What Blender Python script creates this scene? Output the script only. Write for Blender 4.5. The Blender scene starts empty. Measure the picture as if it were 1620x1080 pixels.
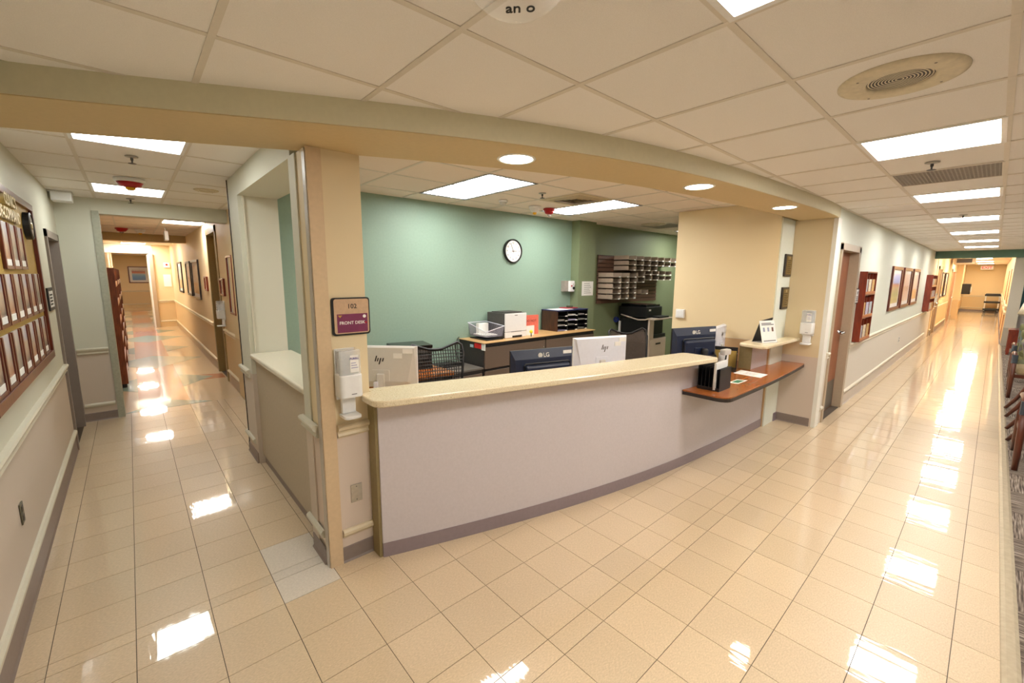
import bpy, math, random
import numpy as np
from mathutils import Vector, Matrix
random.seed(7)
S = bpy.context.scene
COL = S.collection
PI = math.pi

# ------------------------------------------------------------------ camera
H_CAM = 1.78
def cam_axes(yaw, pitch, roll):
    cy, sy, cp, sp = math.cos(yaw), math.sin(yaw), math.cos(pitch), math.sin(pitch)
    f = Vector((cy*cp, sy*cp, -sp)); r = Vector((sy, -cy, 0)); u = r.cross(f)
    cr, sr = math.cos(roll), math.sin(roll)
    return cr*r + sr*u, -sr*r + cr*u, f
_r, _u, _f = cam_axes(math.radians(48.33), math.radians(8.70), math.radians(.435))
cd = bpy.data.cameras.new('camera'); cam = bpy.data.objects.new('camera', cd); COL.objects.link(cam)
cd.sensor_width = 36; cd.lens = 15.0; cd.clip_start = .05; cd.clip_end = 200
M = Matrix.Identity(4)
for i in range(3):
    M[i][0], M[i][1], M[i][2] = _r[i], _u[i], -_f[i]
M[2][3] = H_CAM
cam.matrix_world = M
S.camera = cam

# ------------------------------------------------------------------ world, exposure
w = bpy.data.worlds.new('world'); S.world = w; w.use_nodes = True
w.node_tree.nodes['Background'].inputs[0].default_value = (1, .93, .84, 1)
w.node_tree.nodes['Background'].inputs[1].default_value = .25
S.view_settings.view_transform = 'Standard'; S.view_settings.look = 'None'
S.view_settings.gamma = 1; S.view_settings.use_curve_mapping = False
S.view_settings.exposure = 0.26
LAMP = 28.0          # radiance of a ceiling lens
WARM = (1, .955, .89); NEUT = (1, .965, .92); AMBER = (1, .86, .66); COOL = (.97, 1, .955)

# ------------------------------------------------------------------ materials
def lin(c):
    return tuple((v/12.92 if v <= .04045 else ((v+.055)/1.055)**2.4) for v in c)
def hx(h):
    return lin(tuple(int(h[i:i+2], 16)/255 for i in (0, 2, 4)))
MATS = {}
def _new(name):
    m = bpy.data.materials.new(name); m.use_nodes = True
    return m, m.node_tree, m.node_tree.nodes['Principled BSDF']
def mat(name, col, rough=.5, metal=0, spec=.5, vary=.04, scale=40, bump=0., bscale=200, emit=0, ecol=None, alpha=1, trans=0, stretch=None, coat=0):
    if name in MATS: return MATS[name]
    m, t, b = _new(name); c = hx(col) if isinstance(col, str) else col
    N, L = t.nodes, t.links
    b.inputs['Roughness'].default_value = rough; b.inputs['Metallic'].default_value = metal
    b.inputs['Specular IOR Level'].default_value = spec
    if coat: b.inputs['Coat Weight'].default_value = coat; b.inputs['Coat Roughness'].default_value = .06
    tc = N.new('ShaderNodeTexCoord'); mp = N.new('ShaderNodeMapping'); L.new(tc.outputs['Object'], mp.inputs[0])
    if stretch: mp.inputs['Scale'].default_value = stretch
    nz = N.new('ShaderNodeTexNoise'); nz.inputs['Scale'].default_value = scale; nz.inputs['Detail'].default_value = 4
    L.new(mp.outputs[0], nz.inputs['Vector'])
    rp = N.new('ShaderNodeValToRGB')
    lo = tuple(max(0, v*(1-2*vary)) for v in c); hi = tuple(min(1, v*(1+2*vary)) for v in c)
    rp.color_ramp.elements[0].position = .3; rp.color_ramp.elements[1].position = .7
    rp.color_ramp.elements[0].color = (*lo, 1); rp.color_ramp.elements[1].color = (*hi, 1)
    L.new(nz.outputs['Fac'], rp.inputs[0]); L.new(rp.outputs[0], b.inputs['Base Color'])
    if bump:
        n2 = N.new('ShaderNodeTexNoise'); n2.inputs['Scale'].default_value = bscale; L.new(mp.outputs[0], n2.inputs['Vector'])
        bp = N.new('ShaderNodeBump'); bp.inputs['Strength'].default_value = bump; bp.inputs['Distance'].default_value = .002
        L.new(n2.outputs['Fac'], bp.inputs['Height']); L.new(bp.outputs[0], b.inputs['Normal'])
    if emit:
        b.inputs['Emission Color'].default_value = (*(ecol or c), 1); b.inputs['Emission Strength'].default_value = emit
    if trans: b.inputs['Transmission Weight'].default_value = trans; b.inputs['IOR'].default_value = 1.3
    if alpha < 1: b.inputs['Alpha'].default_value = alpha
    MATS[name] = m
    return m
def two_tone(name, up, low, zs=.87, rough=.55):
    m, t, b = _new(name); N, L = t.nodes, t.links
    g = N.new('ShaderNodeNewGeometry'); sx = N.new('ShaderNodeSeparateXYZ'); L.new(g.outputs['Position'], sx.inputs[0])
    mt = N.new('ShaderNodeMath'); mt.operation = 'GREATER_THAN'; mt.inputs[1].default_value = zs; L.new(sx.outputs['Z'], mt.inputs[0])
    mx = N.new('ShaderNodeMix'); mx.data_type = 'RGBA'
    L.new(mt.outputs[0], mx.inputs[0]); mx.inputs[6].default_value = (*hx(low), 1); mx.inputs[7].default_value = (*hx(up), 1)
    L.new(mx.outputs[2], b.inputs['Base Color']); b.inputs['Roughness'].default_value = rough; b.inputs['Specular IOR Level'].default_value = .35
    nz = N.new('ShaderNodeTexNoise'); nz.inputs['Scale'].default_value = 260; L.new(g.outputs['Position'], nz.inputs['Vector'])
    bp = N.new('ShaderNodeBump'); bp.inputs['Strength'].default_value = .12; bp.inputs['Distance'].default_value = .002
    L.new(nz.outputs['Fac'], bp.inputs['Height']); L.new(bp.outputs[0], b.inputs['Normal'])
    MATS[name] = m
    return m
def floor_mat(name, col, vary=.05, rough=.035):
    m, t, b = _new(name); N, L = t.nodes, t.links; c = hx(col)
    g = N.new('ShaderNodeNewGeometry'); oi = N.new('ShaderNodeObjectInfo')
    mp = N.new('ShaderNodeMapping'); mp.inputs['Scale'].default_value = (1, 2.2, 1); mp.inputs['Rotation'].default_value = (0, 0, .5)
    L.new(g.outputs['Position'], mp.inputs[0])
    nz = N.new('ShaderNodeTexNoise'); nz.inputs['Scale'].default_value = 75; nz.inputs['Detail'].default_value = 5; nz.inputs['Roughness'].default_value = .65
    L.new(mp.outputs[0], nz.inputs['Vector'])
    rp = N.new('ShaderNodeValToRGB'); e = rp.color_ramp.elements
    e[0].position = .32; e[1].position = .62
    e[0].color = (*[v*.84 for v in c], 1); e[1].color = (*[min(1, v*1.05) for v in c], 1)
    x = rp.color_ramp.elements.new(.72); x.color = (*[min(1, v*1.22) for v in c], 1)
    L.new(nz.outputs['Fac'], rp.inputs[0])
    big = N.new('ShaderNodeTexNoise'); big.inputs['Scale'].default_value = .9; L.new(g.outputs['Position'], big.inputs['Vector'])
    ad = N.new('ShaderNodeMath'); ad.operation = 'MULTIPLY_ADD'; ad.inputs[1].default_value = .10; ad.inputs[2].default_value = .95
    L.new(oi.outputs['Random'], ad.inputs[0])
    a2 = N.new('ShaderNodeMath'); a2.operation = 'MULTIPLY_ADD'; a2.inputs[1].default_value = .16; L.new(big.outputs['Fac'], a2.inputs[0]); L.new(ad.outputs[0], a2.inputs[2])
    a3 = N.new('ShaderNodeMath'); a3.operation = 'SUBTRACT'; a3.inputs[1].default_value = .08; L.new(a2.outputs[0], a3.inputs[0])
    vm = N.new('ShaderNodeVectorMath'); vm.operation = 'SCALE'; L.new(rp.outputs[0], vm.inputs[0]); L.new(a3.outputs[0], vm.inputs['Scale'])
    L.new(vm.outputs[0], b.inputs['Base Color'])
    b.inputs['Roughness'].default_value = .35; b.inputs['Specular IOR Level'].default_value = .5
    b.inputs['Coat Weight'].default_value = 1.0; b.inputs['Coat IOR'].default_value = 1.6; b.inputs['Coat Roughness'].default_value = rough
    m3 = N.new('ShaderNodeMapping'); m3.inputs['Scale'].default_value = (1, .16, 1); m3.inputs['Rotation'].default_value = (0, 0, .35); L.new(g.outputs['Position'], m3.inputs[0])
    n2 = N.new('ShaderNodeTexNoise'); n2.inputs['Scale'].default_value = 11; n2.inputs['Detail'].default_value = 3; L.new(m3.outputs[0], n2.inputs['Vector'])
    bp = N.new('ShaderNodeBump'); bp.inputs['Strength'].default_value = .16; bp.inputs['Distance'].default_value = .01
    L.new(n2.outputs['Fac'], bp.inputs['Height']); L.new(bp.outputs[0], b.inputs['Coat Normal'])
    MATS[name] = m
    return m
def ramp_mat(name, stops, axis='Z', noise=.05, rough=.4, nscale=6):
    """flat print: colour bands along one generated axis"""
    m, t, b = _new(name); N, L = t.nodes, t.links
    tc = N.new('ShaderNodeTexCoord'); sx = N.new('ShaderNodeSeparateXYZ'); L.new(tc.outputs['Generated'], sx.inputs[0])
    nz = N.new('ShaderNodeTexNoise'); nz.inputs['Scale'].default_value = nscale; nz.inputs['Detail'].default_value = 5; L.new(tc.outputs['Generated'], nz.inputs['Vector'])
    ad = N.new('ShaderNodeMath'); ad.operation = 'MULTIPLY_ADD'; ad.inputs[1].default_value = noise*2
    L.new(nz.outputs['Fac'], ad.inputs[0]); L.new(sx.outputs[axis], ad.inputs[2])
    sb = N.new('ShaderNodeMath'); sb.operation = 'SUBTRACT'; sb.inputs[1].default_value = noise; L.new(ad.outputs[0], sb.inputs[0])
    rp = N.new('ShaderNodeValToRGB'); el = rp.color_ramp.elements
    while len(el) > 1: el.remove(el[-1])
    el[0].position = stops[0][0]; el[0].color = (*hx(stops[0][1]), 1)
    for p, c in stops[1:]:
        q = el.new(p); q.color = (*hx(c), 1)
    L.new(sb.outputs[0], rp.inputs[0]); L.new(rp.outputs[0], b.inputs['Base Color']); b.inputs['Roughness'].default_value = rough
    MATS[name] = m
    return m
def wood(name, c1, c2, rough=.35, scale=3, stretch=(1, 14, 14), coat=.3):
    if name in MATS: return MATS[name]
    m, t, b = _new(name); N, L = t.nodes, t.links
    tc = N.new('ShaderNodeTexCoord'); mp = N.new('ShaderNodeMapping'); mp.inputs['Scale'].default_value = stretch; L.new(tc.outputs['Object'], mp.inputs[0])
    nz = N.new('ShaderNodeTexNoise'); nz.inputs['Scale'].default_value = scale; nz.inputs['Detail'].default_value = 6; nz.inputs['Distortion'].default_value = .6
    L.new(mp.outputs[0], nz.inputs['Vector'])
    rp = N.new('ShaderNodeValToRGB'); rp.color_ramp.elements[0].position = .3; rp.color_ramp.elements[1].position = .7
    rp.color_ramp.elements[0].color = (*hx(c1), 1); rp.color_ramp.elements[1].color = (*hx(c2), 1)
    L.new(nz.outputs['Fac'], rp.inputs[0]); L.new(rp.outputs[0], b.inputs['Base Color'])
    b.inputs['Roughness'].default_value = rough; b.inputs['Coat Weight'].default_value = coat; b.inputs['Coat Roughness'].default_value = .15
    MATS[name] = m
    return m
def speckle(name, base, dark, light, rough=.25, scale=350):
    m, t, b = _new(name); N, L = t.nodes, t.links
    g = N.new('ShaderNodeNewGeometry')
    nz = N.new('ShaderNodeTexNoise'); nz.inputs['Scale'].default_value = scale; nz.inputs['Detail'].default_value = 3; L.new(g.outputs['Position'], nz.inputs['Vector'])
    rp = N.new('ShaderNodeValToRGB'); el = rp.color_ramp.elements
    el[0].position = .30; el[0].color = (*hx(dark), 1); el[1].position = .42; el[1].color = (*hx(base), 1)
    x = el.new(.58); x.color = (*hx(base), 1); x = el.new(.68); x.color = (*hx(light), 1)
    L.new(nz.outputs['Fac'], rp.inputs[0]); L.new(rp.outputs[0], b.inputs['Base Color']); b.inputs['Roughness'].default_value = rough
    MATS[name] = m
    return m
def lamp_mat(name, col, strength):
    if name in MATS: return MATS[name]
    m, t, b = _new(name)
    b.inputs['Base Color'].default_value = (.9, .9, .88, 1); b.inputs['Emission Color'].default_value = (*col, 1); b.inputs['Emission Strength'].default_value = strength
    MATS[name] = m
    return m

m_ceil = mat('ceiling_tile_mat', 'F3EFEB', .9, vary=.02, scale=300, bump=.25, bscale=420, spec=.2)
m_ceil_warm = mat('ceiling_tile_warm', 'F0E4D8', .9, vary=.02, scale=300, bump=.25, bscale=420, spec=.2)
m_tee = mat('tee_metal', 'DED6CA', .5, vary=.01)
m_left = two_tone('paint_left', 'D3D2C2', 'CFC2B4')
m_right = two_tone('paint_right', 'E2E6DA', 'E0D9CE')
m_beige = two_tone('paint_beige', 'E2D0AC', 'D8C8BA', .85)
m_amber = two_tone('paint_amber', 'E8D2A8', 'DDC294')
m_beam = mat('paint_beam', 'D0B98C', .6, vary=.01, bump=.1, bscale=260)
m_white = mat('paint_white_green', 'E4E8DC', .55, vary=.01, bump=.1, bscale=260)
m_green_wall = mat('paint_sage', '8FA998', .55, vary=.015, bump=.1, bscale=260)
m_olive_wall = mat('paint_olive', '838F6E', .55, vary=.015, bump=.1, bscale=260)
m_yellow = two_tone('paint_yellow', 'EAD6AE', 'CBAA80', 1.04)
m_head_green = mat('paint_dark_green', '5F8271', .55, vary=.01, bump=.1, bscale=260)
m_teal_end = two_tone('paint_teal_end', '4F8088', 'CFCBC8')
m_trim = mat('trim_paint', 'D2CDBB', .4, vary=.01)
m_trim_w = mat('trim_paint_warm', 'DCCDAE', .4, vary=.01)
m_trim_r = mat('trim_paint_right', 'E5DDCC', .4, vary=.01)
m_base = mat('rubber_base', '8A7B74', .45, vary=.02)
m_base2 = mat('rubber_base_mauve', '8F8085', .35, vary=.02)
m_frame = mat('door_frame_paint', 'B5A28A', .4, vary=.01)
m_frame_d = mat('door_frame_taupe', '8C8078', .4, vary=.01)
m_door = wood('door_wood', '8A4A2C', 'A5613A', .4, 4, (14, 14, 1))
m_floor = floor_mat('vinyl_tile', 'DAC3A2')
m_floor2 = floor_mat('vinyl_tile_pale', 'DCD2C4', rough=.09)
m_joint = mat('floor_joint', '52463A', .8)
m_desk = mat('desk_laminate', 'D0C8CB', .45, vary=.015, scale=60, bump=.04)
m_desk_end = mat('desk_end_panel', '8F7F58', .5, vary=.03)
m_slab = speckle('solid_surface', 'E8D9B8', 'A98C62', 'F6EDD8', .16, 230)
m_slab2 = speckle('solid_surface_grey', 'D8D2BE', 'B2A68C', 'EAE6D8')
m_cwood = wood('counter_wood', '9C5829', 'AC642F', .25, 1.2, (2, 9, 9))
m_black = mat('black_plastic', '17171A', .4, vary=.02)
m_black_g = mat('black_gloss', '0E0E12', .15)
m_edge = mat('counter_edge', '2A2422', .4)
m_navy = mat('monitor_back', '1D2740', .35, vary=.03)
m_silver = mat('silver_plastic', 'D6D3CD', .4, vary=.01)
m_silver_w = mat('white_plastic_cool', 'E4E7F2', .4, vary=.01)
m_whitep = mat('white_plastic', 'EDEDED', .35, vary=.01)
m_paper = mat('paper', 'F4F2EE', .8, vary=.01)
m_card = mat('grey_ink', '77777A', .8)
m_clear = mat('clear_plastic', 'FAFBFC', .08, alpha=.3)
m_ink = mat('black_ink', '141414', .6)
m_purple_ink = mat('purple_ink', '4A3A8C', .6)
m_cab = mat('cabinet_brown', '6A5A4E', .45, vary=.03, scale=90)
m_cab_side = mat('cabinet_side', '3A3534', .5, vary=.03)
m_cab_top = wood('cabinet_top_wood', 'C49A64', 'D6AE78', .4, 3, (1, 12, 12))
m_mesh = mat('chair_mesh', '2B2724', .6)
m_taupe_mesh = mat('chair_mesh_taupe', '5D5048', .6)
m_chrome = mat('chrome', 'C8C8CC', .2, metal=1)
m_tray = mat('mail_tray', 'B7A592', .5, vary=.03)
m_tray_shade = mat('mail_tray_shade', '2B2420', .6)  # shade inside the beige trays, put into the floor and rear colour
m_slat = mat('slatwall', '76584A', .55, vary=.05)
m_copier = mat('copier_grey', 'D9CBBE', .4, vary=.01)
m_mahog = wood('mahogany', '4A1C14', '6E2A1C', .3, 3, (14, 14, 2))
m_mahog_r = wood('red_mahogany', '6E2413', '8C3218', .3, 3, (14, 14, 2))
m_gold = mat('board_gold', 'B8994E', .5, vary=.06, scale=120)
m_brass = mat('letter_brass', 'C7B88E', .3, metal=.6)
m_red = mat('red_plastic', 'B3161E', .3)
m_yel = mat('yellow_lens', 'F0B41E', .3)
m_steel = mat('steel', 'B8B4AC', .3, metal=.8)
m_bronze = mat('plaque_bronze', '8A733E', .35, metal=.5, vary=.2, scale=90)
m_plaq = mat('plaque_wood', '2E221E', .35)

# ------------------------------------------------------------------ mesh helpers
class MB:
    def __init__(s): s.v = []; s.f = []
    def box(s, x0, x1, y0, y1, z0, z1):
        n = len(s.v)
        s.v += [(x, y, z) for z in (z0, z1) for y in (y0, y1) for x in (x0, x1)]
        s.f += [tuple(n+i for i in q) for q in ((0, 2, 3, 1), (4, 5, 7, 6), (0, 1, 5, 4), (2, 6, 7, 3), (0, 4, 6, 2), (1, 3, 7, 5))]
        return s
    def prism(s, poly, z0, z1):
        n = len(s.v); k = len(poly)
        s.v += [(p[0], p[1], z0) for p in poly] + [(p[0], p[1], z1) for p in poly]
        s.f.append(tuple(range(n+k-1, n-1, -1))); s.f.append(tuple(range(n+k, n+2*k)))
        for i in range(k):
            j = (i+1) % k; s.f.append((n+i, n+j, n+k+j, n+k+i))
        return s
    def strip(s, front, back, z0, z1):
        """wall that follows two polylines (x, y)"""
        n = len(s.v); k = len(front)
        for a, b in zip(front, back):
            s.v += [(a[0], a[1], z0), (a[0], a[1], z1), (b[0], b[1], z1), (b[0], b[1], z0)]
        for i in range(k-1):
            a = n+4*i; b = a+4
            for j in range(4):
                q = (j+1) % 4; s.f.append((a+j, b+j, b+q, a+q))
        s.f.append((n+3, n+2, n+1, n)); e = n+4*(k-1); s.f.append((e, e+1, e+2, e+3))
        return s
    def profile(s, prof, p0, p1, nrm):
        """extrude (d, z) profile from p0 to p1 (xy), d along nrm"""
        n = len(s.v); k = len(prof)
        for p in (p0, p1):
            s.v += [(p[0]+nrm[0]*d, p[1]+nrm[1]*d, z) for d, z in prof]
        s.f.append(tuple(range(n, n+k))); s.f.append(tuple(range(n+2*k-1, n+k-1, -1)))
        for i in range(k):
            j = (i+1) % k; s.f.append((n+i, n+k+i, n+k+j, n+j))
        return s
    def tube(s, pts, r, seg=8, closed=False):
        pts = [Vector(p) for p in pts]; n0 = len(s.v); k = len(pts)
        rr = r if isinstance(r, (list, tuple)) else [r]*k
        up = Vector((0, 0, 1))
        for i, p in enumerate(pts):
            a = pts[i-1] if (i > 0 or closed) else p
            b = pts[(i+1) % k] if (i < k-1 or closed) else p
            d = (b-a).normalized()
            u = d.cross(up)
            if u.length < 1e-3: u = d.cross(Vector((0, 1, 0)))
            u.normalize(); v = d.cross(u)
            for j in range(seg):
                t = 2*PI*j/seg; q = p + u*math.cos(t)*rr[i] + v*math.sin(t)*rr[i]; s.v.append(tuple(q))
        m = k if closed else k-1
        for i in range(m):
            for j in range(seg):
                a = n0+i*seg+j; b = n0+i*seg+(j+1) % seg
                c = n0+((i+1) % k)*seg+(j+1) % seg; d = n0+((i+1) % k)*seg+j
                s.f.append((a, d, c, b))
        if not closed:
            s.f.append(tuple(range(n0, n0+seg))); s.f.append(tuple(range(n0+k*seg-1, n0+(k-1)*seg-1, -1)))
        return s
    def lathe(s, prof, c=(0, 0, 0), seg=24, axis='Z', ring=False):
        n = len(s.v); k = len(prof)
        for r, h in prof:
            for j in range(seg):
                t = 2*PI*j/seg; a, b = r*math.cos(t), r*math.sin(t)
                q = (a, b, h) if axis == 'Z' else ((a, h, b) if axis == 'Y' else (h, a, b))
                s.v.append((q[0]+c[0], q[1]+c[1], q[2]+c[2]))
        for i in range(k-1):
            for j in range(seg):
                a = n+i*seg+j; b = n+i*seg+(j+1) % seg; s.f.append((a, b, b+seg, a+seg))
        if ring:
            for j in range(seg):
                a = n+(k-1)*seg+j; b = n+(k-1)*seg+(j+1) % seg; s.f.append((a, b, n+(j+1) % seg, n+j))
            return s
        if prof[0][0] < .3*max(p[0] for p in prof) or k == 2 or not s.open_ok: s.f.append(tuple(range(n, n+seg))[::-1])
        s.f.append(tuple(range(n+(k-1)*seg, n+k*seg)))
        return s
    open_ok = False
    def quad(s, *p):
        n = len(s.v); s.v += list(p); s.f.append(tuple(range(n, n+len(p)))); return s
def mesh(name, mb, m):
    me = bpy.data.meshes.new(name); me.from_pydata(mb.v, [], mb.f); me.update()
    import bmesh as _b
    bm = _b.new(); bm.from_mesh(me); _b.ops.recalc_face_normals(bm, faces=bm.faces); bm.to_mesh(me); bm.free()
    me.materials.append(m)
    return me
def link(name, me, parent=None, loc=None, rz=0):
    o = bpy.data.objects.new(name, me); COL.objects.link(o)
    if parent: o.parent = parent
    if loc: o.location = loc
    if rz: o.rotation_euler = (0, 0, rz)
    return o
def bev(o, w=.003, n=2):
    md = o.modifiers.new('bevel', 'BEVEL'); md.width = w; md.segments = n; md.limit_method = 'ANGLE'; md.angle_limit = .6
    return o
def smooth(o):
    for p in o.data.polygons: p.use_smooth = True
    return o
def part(parent, name, mb, m, bevel=0, sm=False, label=None, loc=None, rz=0):
    o = link(name, mesh(name, mb, m), parent, loc, rz)
    if bevel: bev(o, bevel)
    if sm: smooth(o)
    if label: o['label'] = label
    return o
def thing(name, label, cat, loc=(0, 0, 0), rz=0, group=None):
    o = link(name, None, None, loc, rz); o.empty_display_size = .05
    o['label'] = label; o['category'] = cat
    if group: o['group'] = group
    return o
def tag(o, label, cat, group=None):
    o['label'] = label; o['category'] = cat
    if group: o['group'] = group
    return o
def struct(name, mb, m, bevel=0, label=None):
    o = link(name, mesh(name, mb, m)); o['kind'] = 'structure'
    if bevel: bev(o, bevel)
    if label: o['label'] = label
    return o
def copy_tree(o, parent=None):
    c = o.copy(); COL.objects.link(c); c.parent = parent
    for ch in list(o.children): copy_tree(ch, c)
    return c
def dup(root, loc, rz, label, group=None):
    c = copy_tree(root); c.location = loc; c.rotation_euler = (0, 0, rz); c['label'] = label
    if group: c['group'] = group
    return c
def text(parent, name, body, size, loc, rot, m, ext=.0006, align='CENTER', bold=0., shear=0.):
    cu = bpy.data.curves.new(name, 'FONT'); cu.body = body; cu.size = size; cu.extrude = ext; cu.offset = bold; cu.shear = shear
    cu.align_x = align; cu.align_y = 'CENTER'; cu.resolution_u = 3
    tmp = bpy.data.objects.new(name, cu); COL.objects.link(tmp)
    dg = bpy.context.evaluated_depsgraph_get(); dg.update()
    me = bpy.data.meshes.new_from_object(tmp.evaluated_get(dg)); bpy.data.objects.remove(tmp); bpy.data.curves.remove(cu)
    me.materials.clear(); me.materials.append(m)
    o = link(name, me, parent, loc); o.rotation_euler = rot
    return o
FY = (PI/2, 0, 0); FX = (PI/2, 0, -PI/2); FPX = (PI/2, 0, PI/2)      # facing -Y, -X, +X

# ================================================================== STRUCTURE
CE, CI, CB = 2.57, 2.64, 2.455      # corridor ceiling, office / left-corridor ceiling, curved beam underside
XL, YR = -.56, 1.27                 # left wall plane, right corridor wall plane
YT = 4.55                           # sage office wall
XY = 5.56                           # yellow divider wall

def curve(pts, deg=4):
    a = np.array(pts); c = np.polyfit(a[:, 0], a[:, 1], deg)
    return lambda x: float(np.polyval(c, x))
_bf = curve([(-.3, 2.62), (.06, 2.455), (.48, 2.24), (.81, 2.08), (1.28, 1.855), (1.88, 1.635), (2.8, 1.445), (3.6, 1.345), (4.4, 1.29), (5.2, 1.262), (6.0, 1.26)], 5)
_bb = curve([(-.388, 3.2), (.057, 3.007), (.592, 2.73), (1.08, 2.49), (1.787, 2.20), (2.343, 2.013), (3.336, 1.803), (4.37, 1.708), (5.41, 1.65), (6.0, 1.64)], 5)
def ybf(x): return _bf(x) if x > -.3 else 2.62-(x+.3)*.46
def ybb(x): return _bb(x) if x > -.388 else 3.2-(x+.388)*.44
_df = curve([(1.048, 2.403), (1.405, 2.266), (1.871, 2.155), (2.415, 2.026), (3.079, 1.885), (4.017, 1.774), (4.865, 1.735), (5.9, 1.69)], 4)
_sf = curve([(.92, 2.275), (1.35, 2.147), (1.77, 2.048), (2.276, 1.935), (2.824, 1.792), (3.57, 1.64), (3.95, 1.575)], 3)

# ---- floor: vinyl tiles on a dark joint bed
fl = MB(); fl.box(XL-.1, 36.2, -.24, YR+.2, -.1, -.0025); fl.box(XL-.1, 6.2, YR+.2, 4.7, -.1, -.0025); fl.box(XL-.1, 1.2, 4.7, 7.2, -.1, -.0025)
fl.box(6.2, 9.2, 1.5, 4.7, -.1, -.0025)
floor = struct('floor', fl, m_joint)
T = .305
def rects(): return [(XL, 36.0, -.235, YR), (XL, 6.05, YR, 2.6), (XL, .86, 2.6, 7.2), (1.05, 6.0, 2.6, 4.55), (.86, 1.1, 4.9, 7.2), (6.05, 9.0, 1.45, 4.55)]
cells = []
for (x0, x1, y0, y1) in rects():
    a0 = math.floor((x0-.7735)/T); a1 = math.ceil((x1-.7735)/T); b0 = math.floor((y0-1.769)/T); b1 = math.ceil((y1-1.769)/T)
    for a in range(a0, a1):
        for b in range(b0, b1):
            X0, X1 = max(x0, .7735+a*T), min(x1, .7735+(a+1)*T); Y0, Y1 = max(y0, 1.769+b*T), min(y1, 1.769+(b+1)*T)
            if X1-X0 < .02 or Y1-Y0 < .02: continue
            cells.append((X0, X1, Y0, Y1, a, b))
def vis(c):
    x, y = (c[0]+c[1])/2, (c[2]+c[3])/2
    v = Vector((x, y, -H_CAM)); d = v.dot(_f)
    if d < .3: return 1e9
    u, q = v.dot(_r)/d, v.dot(_u)/d
    hid = (y > _df(min(max(x, 1.05), 5.9)) and x > 1.0)
    if abs(u) > 1.25 or abs(q) > .86 or hid: return 1e8+v.length
    return v.length
cells.sort(key=vis)
g = .0016
tile_cache = {}
rest = MB()
for i, (X0, X1, Y0, Y1, a, b) in enumerate(cells):
    if i < 300:
        k = (round(X1-X0, 3), round(Y1-Y0, 3)); m = m_floor2 if (a == -1 and b in (2, 3)) else m_floor
        if (k, m.name) not in tile_cache:
            hx_, hy_ = (X1-X0)/2-g, (Y1-Y0)/2-g
            tile_cache[(k, m.name)] = mesh('tile', MB().box(-hx_, hx_, -hy_, hy_, -.004, 0), m)
        link('tile', tile_cache[(k, m.name)], floor, ((X0+X1)/2, (Y0+Y1)/2, 0))
    else:
        rest.box(X0+g, X1-g, Y0+g, Y1-g, -.004, 0)
o = part(floor, 'tile_field', rest, m_floor); o['kind'] = 'stuff'

# ---- patterned sheet floor of the far left corridor
far_floor = struct('floor_far_corridor', MB().box(-.6, 1.2, 7.2, 31, -.1, -.002), m_joint)
m_cream = floor_mat('sheet_cream', 'DEC49C'); m_orange = floor_mat('sheet_orange', 'C4703A'); m_sea = floor_mat('sheet_sea_green', '8AA596')
part(far_floor, 'cream_sheet', MB().box(-.6, 1.12, 7.2, 31, -.002, 0), m_cream)
zf = .0012
def inlay(name, poly, m, z1=zf): part(far_floor, name, MB().prism(poly, -.001, z1), m)
for k in range(5):
    y0 = 7.2+4.1*k
    inlay('orange_strip', [(-.06, y0+.02), (.49, y0+.02), (.49, y0+4.08), (-.06, y0+4.08)], m_orange)
    inlay('sea_green_diamond', [(-.5, y0), (.22, y0-.9 if k else y0), (1.02, y0), (.22, y0+.75 if k else y0+.45)] if k else [(-.2, y0+.01), (.25, y0+.47), (.72, y0+.01)], m_sea, .002)
    inlay('sea_green_wedge', [(.49, y0+1.25), (.95, y0+1.8), (.49, y0+2.35)], m_sea, .002)
    inlay('sea_green_wedge', [(-.06, y0+1.25), (-.06, y0+2.35), (-.5, y0+1.8)], m_sea, .002)
    if k == 0: inlay('orange_cross_strip', [(.72, y0+1.62), (1.1, y0+1.55), (1.1, y0+1.95), (.72, y0+2.05)], m_orange, .0016)

# ---- carpet tiles of the waiting area
m_carp, t_, b_ = _new('carpet_stripe'); N, L = t_.nodes, t_.links
tc = N.new('ShaderNodeTexCoord'); mp = N.new('ShaderNodeMapping'); mp.inputs['Scale'].default_value = (5, 90, 5); L.new(tc.outputs['Object'], mp.inputs[0])
nz = N.new('ShaderNodeTexNoise'); nz.inputs['Scale'].default_value = 1.2; nz.inputs['Detail'].default_value = 4; L.new(mp.outputs[0], nz.inputs['Vector'])
rp = N.new('ShaderNodeValToRGB'); rp.color_ramp.elements[0].position = .35; rp.color_ramp.elements[1].position = .68
rp.color_ramp.elements[0].color = (*hx('3E352E'), 1); rp.color_ramp.elements[1].color = (*hx('A79C90'), 1); x_ = rp.color_ramp.elements.new(.5); x_.color = (*hx('6F6256'), 1)
L.new(nz.outputs['Fac'], rp.inputs[0]); L.new(rp.outputs[0], b_.inputs['Base Color']); b_.inputs['Roughness'].default_value = .95
bp = N.new('ShaderNodeBump'); bp.inputs['Strength'].default_value = .5; bp.inputs['Distance'].default_value = .004; L.new(nz.outputs['Fac'], bp.inputs['Height']); L.new(bp.outputs[0], b_.inputs['Normal'])
carpet = struct('floor_carpet', MB().box(XL-.1, 18, -4.2, -.24, -.1, -.001), m_joint)
ct = mesh('carpet_tile', MB().box(-.249, .249, -.249, .249, -.001, .006), m_carp)
nc = 0
for i in range(37):
    for j in range(8):
        link('carpet_tile', ct, carpet, (XL+.25+.5*i, -.525-.5*j, 0), PI/2*((i+j) % 2)); nc += 1
struct('trim_1', MB().profile([(-.02, 0), (-.016, .006), (.0, .012), (.03, .012), (.045, .006), (.045, 0)], (XL, -.24), (17.9, -.24), (0, -1)), mat('transition_strip', 'C9BBA2', .25, metal=.3))

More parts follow.
